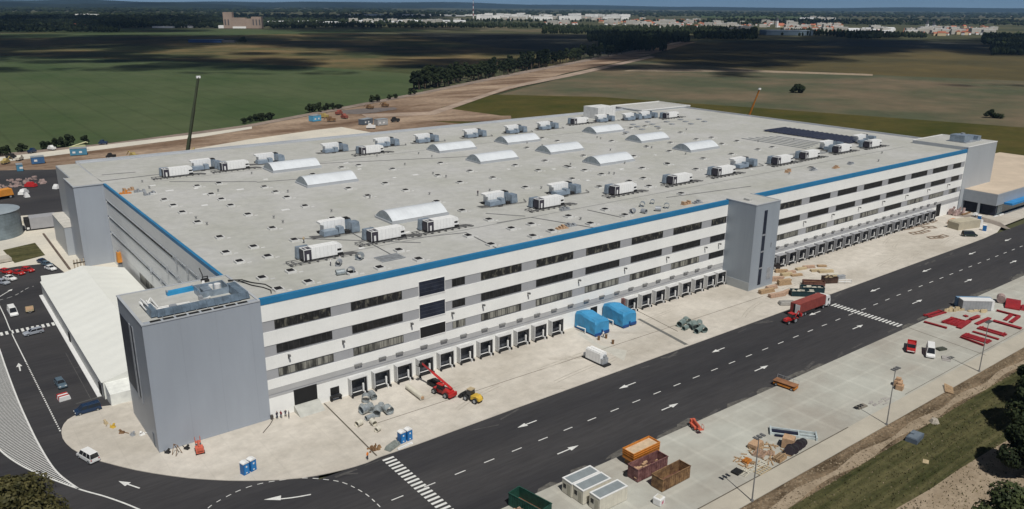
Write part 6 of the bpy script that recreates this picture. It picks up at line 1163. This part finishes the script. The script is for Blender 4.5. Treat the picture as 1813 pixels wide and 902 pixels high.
# hills on the horizon
def hill(name, u0, u1, dist, h, seed, n=60):
    rg = random.Random(seed); b = MB(); ph = [rg.uniform(0, 6) for _ in range(4)]; rows = []
    for i in range(n+1):
        f = i/n; u = u0+(u1-u0)*f; d = ray(u, 200); d2 = np.array([d[0], d[1]]); d2 /= np.linalg.norm(d2)
        e = (math.sin(PI*min(1, max(0, f)))**.5)*(.65+.2*math.sin(7*f+ph[0])+.1*math.sin(17*f+ph[1])+.05*math.sin(41*f+ph[2]))
        for k, (dd, hh) in enumerate(((0, -2), (.25, .45), (.5, .9), (.7, 1.0), (1.0, .8), (1.6, -.1))):
            q = CAM[:2]+d2*(dist*(1+dd*.25)); rows.append((q[0], q[1], hh*h*e if hh > 0 else -2))
    m_ = 6; b.add(rows, [(i*m_+k, (i+1)*m_+k, (i+1)*m_+k+1, i*m_+k+1) for i in range(n) for k in range(m_-1)])
    struct(b.build(name, hillm, smooth=True))
hill('hill', -500, 760, 15000, 190, 1); hill('hill', 150, 1500, 17500, 150, 2); hill('hill', 500, 2300, 20000, 135, 3); hill('hill', -300, 500, 11000, 110, 4)
# ---- the town
def gable(w_, l, h, r, wm, rm, name):
    b = MB(); b.box(-w_/2, w_/2, -l/2, l/2, 0, h, 0); b.add([(-w_/2-.4, -l/2, h), (w_/2+.4, -l/2, h), (0, -l/2, h+r), (-w_/2-.4, l/2, h), (w_/2+.4, l/2, h), (0, l/2, h+r)], [(0, 1, 2), (5, 4, 3), (1, 4, 5, 2), (0, 2, 5, 3), (0, 3, 4, 1)], 1); return b.build(name, [wm, rm])
def block(w_, l, h, wm, rm, name):
    b = MB(); b.box(-w_/2, w_/2, -l/2, l/2, 0, h, 0); b.box(-w_/2+.5, w_/2-.5, -l/2+.5, l/2-.5, h, h+.6, 1); b.box(-2, 2, -2, 2, h+.6, h+3, 0); return b.build(name, [wm, rm])
slater = mat('slate_roof_far', (0.10, 0.10, 0.11), .7); whitef = mat('far_white_wall', (0.82, 0.81, 0.78), .8, va=.05, sc=.01); yelf = mat('far_yellow_wall', (0.6, 0.48, 0.3), .8)
whiteroof = mat('far_pale_roof', (0.62, 0.63, 0.64), .6)
PT = dict(h1=gable(10, 14, 6, 4, whitef, tilered, 'house'), h2=gable(12, 22, 8, 5, yelf, tilered, 'house'), h3=gable(10, 13, 6, 4, whitef, slater, 'house'), b1=block(14, 60, 22, whitef, slater, 'apartment_block'), b2=block(14, 40, 16, plaster, whiteroof, 'apartment_block'), i1=block(40, 120, 9, whitef, whiteroof, 'factory_hall'), i2=gable(26, 70, 8, 4, whitef, whiteroof, 'factory_hall'))
LB = dict(h1=('white house with red tiled roof in the far town', 'house', 'red roofed white houses of the far town'), h2=('yellowish long house with red roof in the far town', 'house', 'red roofed yellow houses of the far town'), h3=('white house with dark roof in the far town', 'house', 'dark roofed houses of the far town'), b1=('tall white apartment slab in the far town', 'apartment block', 'white apartment slabs of the far town'), b2=('pale apartment block in the far town', 'apartment block', 'pale apartment blocks of the far town'), i1=('wide white flat roofed factory hall near the horizon', 'factory', 'flat roofed factory halls near the horizon'), i2=('white gabled factory shed at the edge of the far town', 'factory', 'gabled sheds at the edge of the far town'))
used = set(); rg = random.Random(21)
def put(k, u, v, rz=None, s_=1.0):
    x, y = G(u, v); rz = rg.uniform(0, 3.1) if rz is None else rz
    o = PT[k] if k not in used else PT[k].copy()
    if k in used: col.objects.link(o)
    used.add(k); o.location = (x, y, -.4); o.rotation_euler = (0, 0, rz); o.scale = (s_,)*3; tag(o, *LB[k])
across = YAW*-1+PI/2
for (u0, u1, v0, v1, n, ks) in [(600, 680, 28, 29.5, 3, 'i1'), (715, 850, 28, 30, 5, 'i1'), (620, 820, 40, 43, 16, 'i2 h3 i2 b2'), (850, 1110, 29, 37, 44, 'b1 b2 b1 h1'), (960, 1020, 42, 44, 7, 'b2 h1'), (1060, 1240, 35, 44, 34, 'h1 b2 h3 h2 h1'), (1130, 1235, 46, 49, 14, 'h1 b2 h3'), (1240, 1400, 40, 48, 22, 'h1 h3 h1 b2'), (1380, 1490, 43, 56, 40, 'h2 h1 h2 h1 b2'), (1290, 1330, 46, 56, 6, 'b2 h1 h1'), (1480, 1570, 50, 57, 16, 'i2 h3 h1 b2'), (1600, 1760, 47, 61, 48, 'h1 h2 b2 h1 h3'), (1410, 1500, 31, 34, 9, 'h3 b2 i2'), (450, 620, 43, 45.5, 9, 'i2 i2 h3'), (130, 160, 50, 53, 5, 'h1 h3'), (320, 345, 49, 52, 3, 'h3'), (200, 230, 16.5, 18, 2, 'i1')]:
    ks = ks.split()
    for i in range(int(n*2.1)):
        k = rg.choice(ks); put(k, rg.uniform(u0, u1), rg.uniform(v0, v1)+(0.004*(u0-900)), None if k[0] == 'h' else YAW*-1+PI/2+rg.uniform(-.35, .35)+(PI/2 if k in ('i1', 'i2', 'b1') and False else 0), rg.uniform(.7, 1.1)*(.9 if k in ('i1', 'i2') else 1))
put('i1', 155, 28.5, -YAW+PI/2, 1.1); put('i1', 290, 49.6, -YAW+PI/2, .55); put('i1', 1435, 33, -YAW+PI/2, .6)
# large grain store on the left and farm sheds
gx, gy = G(433, 50.5)
t = thing('grain_store', 'big brown stepped grain store block on the far left plain', 'grain store', (gx, gy, 0), -YAW+.1)
b = MB(); b.box(-62, -34, -14, 14, 0, 50, 0); b.box(-34, 8, -13, 13, 0, 33); b.box(8, 26, -11, 11, 0, 30); b.box(26, 58, -14, 14, 0, 36); b.build('wall', brickb, t)
b = MB(); b.box(-80, -62, -10, 10, 0, 9); b.box(-34, 8, -14.2, -13.01, 0, 6); b.build('annex', whitef, t)
b = MB()
for x in (-58, -48, 30, 40, 50): b.box(x, x+4, -14.3, -14.01, 10, 28)
b.build('window', mat('far_window', (0.10, 0.09, 0.09), .5), t)
x, y = G(365, 75); t = thing('field_shed', 'long low blue shed standing alone in the dark left field', 'shed', (x, y, -.4), -YAW+.05); b = MB(); b.box(-34, 34, -9, 9, 0, 5.5); b.build('wall', mat('shed_blue', (0.05, 0.10, 0.25), .6), t); b = MB(); b.prof([(-35, 5.5), (-35, 5.8), (35, 5.8), (35, 5.5)], -10, 10); b.build('roof', mat('shed_roof', (0.08, 0.14, 0.24), .6), t); b = MB(); b.box(35, 60, -6, 6, 0, 4.5); b.build('annex', slater, t)
tree_parts('field_tree', 'dark tree standing right of the long blue shed', (*G(430, 76), -.4), 12, 8, 6, 600, 1.2, leafd, 61)
x, y = G(1395, 62); t = thing('logistics_shed', 'long grey blue shed in front of the red roofed town', 'shed', (x, y, -.4), -YAW+.0); b = MB(); b.box(-75, 62, -35, 35, 0, 13); b.build('wall', mat('shed_grey_blue', (0.20, 0.27, 0.33), .6), t); b = MB(); b.box(-76, 63, -36, 36, 13, 13.6); b.build('roof', mat('shed_pale_roof', (0.30, 0.36, 0.42), .6), t)
x, y = G(1540, 60); t = thing('logistics_shed', 'long low white roofed hall behind the dark copse', 'shed', (x, y, -.4), -YAW); b = MB(); b.box(-75, 60, -20, 20, 0, 9); b.build('wall', whitef, t); b = MB(); b.prof([(-76, 9), (-40, 12), (20, 12), (61, 9)], -21, 21); b.build('roof', whiteroof, t)
x, y = G(838, 33); t = thing('radio_mast', 'slim red and white radio mast standing over the far town', 'mast', (x, y, 0)); b = MB()
for k in range(8): b = MB(); b.cyl((0, 0, k*14), (0, 0, k*14+14), 3.2-.3*k, 6, r1=2.9-.3*k); b.build('mast_section', [whitef, redb][k % 2], t)
for (u, v, h) in ((1375, 49, 42), (1640, 55, 40), (1652, 55, 34)):
    x, y = G(u, v); t = thing('church_tower', 'pale church tower with spire in the far town', 'tower', (x, y, 0), 0, 'church towers of the far town'); b = MB(); b.box(-4, 4, -4, 4, 0, h*.6); b.build('wall', whitef, t); b = MB(); b.box(-4.2, 4.2, -4.2, 4.2, h*.6, h, top=(4, 4)); b.build('spire', slater, t)
# small masts / pole lights on horizon omitted where the photo shows none
ct = cloudm.node_tree; cb = ct.nodes['Principled BSDF']; cb.inputs['Alpha'].default_value = 0.22
# ================================================================== CLOUDS (high above and behind, they shade the far fields)
def cloud(regs, seed, alt):
    rg = random.Random(seed); b = MB(); ico = bmesh.new(); bmesh.ops.create_icosphere(ico, subdivisions=2, radius=1); iv = [v.co.copy() for v in ico.verts]; fi = [[v.index for v in f.verts] for f in ico.faces]; ico.free()
    off = TOSUN*(alt/TOSUN.z)
    for (u0, v0, u1, v1, dens, r) in regs:
        # fill a photo-shaped ground patch with puffs
        a = G(u0, v1); c = G(u1, v1); d = G(u1, v0); e = G(u0, v0)
        area = abs((c[0]-a[0])*(e[1]-a[1])-(c[1]-a[1])*(e[0]-a[0])); n = max(6, int(1.5*dens*area/(r*r*2.2)))
        for i in range(min(n, 1200)):
            s_, t_ = rg.random(), rg.random(); x = (a[0]*(1-s_)+c[0]*s_)*(1-t_)+(e[0]*(1-s_)+d[0]*s_)*t_; y = (a[1]*(1-s_)+c[1]*s_)*(1-t_)+(e[1]*(1-s_)+d[1]*s_)*t_
            edge = min(s_, 1-s_, t_, 1-t_)*4; rr = r*rg.uniform(.5, 1.35)
            z = alt+rg.uniform(-.3, .5)*rr
            b.add([(x+off.x+q.x*rr*rg.uniform(.8, 1.2), y+off.y+q.y*rr*rg.uniform(.8, 1.2), z+q.z*rr*.5*rg.uniform(.7, 1.2)) for q in iv], fi)
    o = b.build('cloud', cloudm, smooth=True); struct(o); return o
cloud([(-250, 63, 330, 84, 3.2, 80), (-250, 72, 260, 99, 3.0, 55), (180, 64, 560, 78, 3.0, 80), (560, 60, 1080, 92, 3.6, 90), (640, 84, 960, 99, 3.0, 45), (480, 74, 620, 84, 2.8, 50)], 1, 1300)
cloud([(230, 104, 545, 122, 3.2, 30), (180, 98, 360, 108, 2.2, 28), (-200, 100, 210, 110, 2.0, 30), (-150, 120, 250, 126, 1.4, 22), (690, 104, 980, 120, 3.0, 30), (430, 93, 580, 97, 1.4, 26), (330, 128, 470, 131, 1.0, 16), (540, 126, 640, 131, 1.0, 16)], 2, 1300)
cloud([(1060, 62, 1580, 92, 3.8, 70), (1070, 86, 1460, 106, 3.6, 45), (1180, 100, 1420, 118, 3.2, 28), (1270, 122, 1335, 136, 2.6, 16), (1060, 114, 1290, 125, 2.6, 20), (1500, 70, 1720, 90, 3.4, 50), (1720, 68, 1900, 97, 3.0, 50), (1420, 90, 1600, 98, 2.2, 30), (1680, 150, 1900, 153, .6, 16)], 3, 1300)
cloud([(-300, 44, 380, 57, 2.6, 120), (490, 44, 640, 57, 2.0, 100), (-300, 30, 400, 44, 2.6, 220), (420, 26, 780, 36, 2.4, 200), (620, 48, 830, 58, 1.6, 90), (-300, 16, 1900, 25, 2.2, 480), (1300, 37, 1900, 42, 1.2, 140), (1240, 54, 1380, 62, 1.6, 70)], 4, 1500)
# ================================================================== HAZE
b = MB(); b.box(-6000, 26000, -2500, 26000, -3.5, 330); hz = b.build('haze', cloudm)
m = bpy.data.materials.new('haze_air'); m.use_nodes = True; n = m.node_tree.nodes
for x in list(n):
    if x.type != 'OUTPUT_MATERIAL': n.remove(x)
pv = n.new('ShaderNodeVolumePrincipled'); pv.inputs['Color'].default_value = (0.30, 0.52, 0.80, 1); pv.inputs['Density'].default_value = 0.000036; pv.inputs['Anisotropy'].default_value = 0.0
m.node_tree.links.new(pv.outputs[0], [x for x in n if x.type == 'OUTPUT_MATERIAL'][0].inputs['Volume'])
hz.data.materials.clear(); hz.data.materials.append(m); struct(hz, 'stuff')
scene.cycles.volume_bounces = 0; scene.cycles.transparent_max_bounces = 24
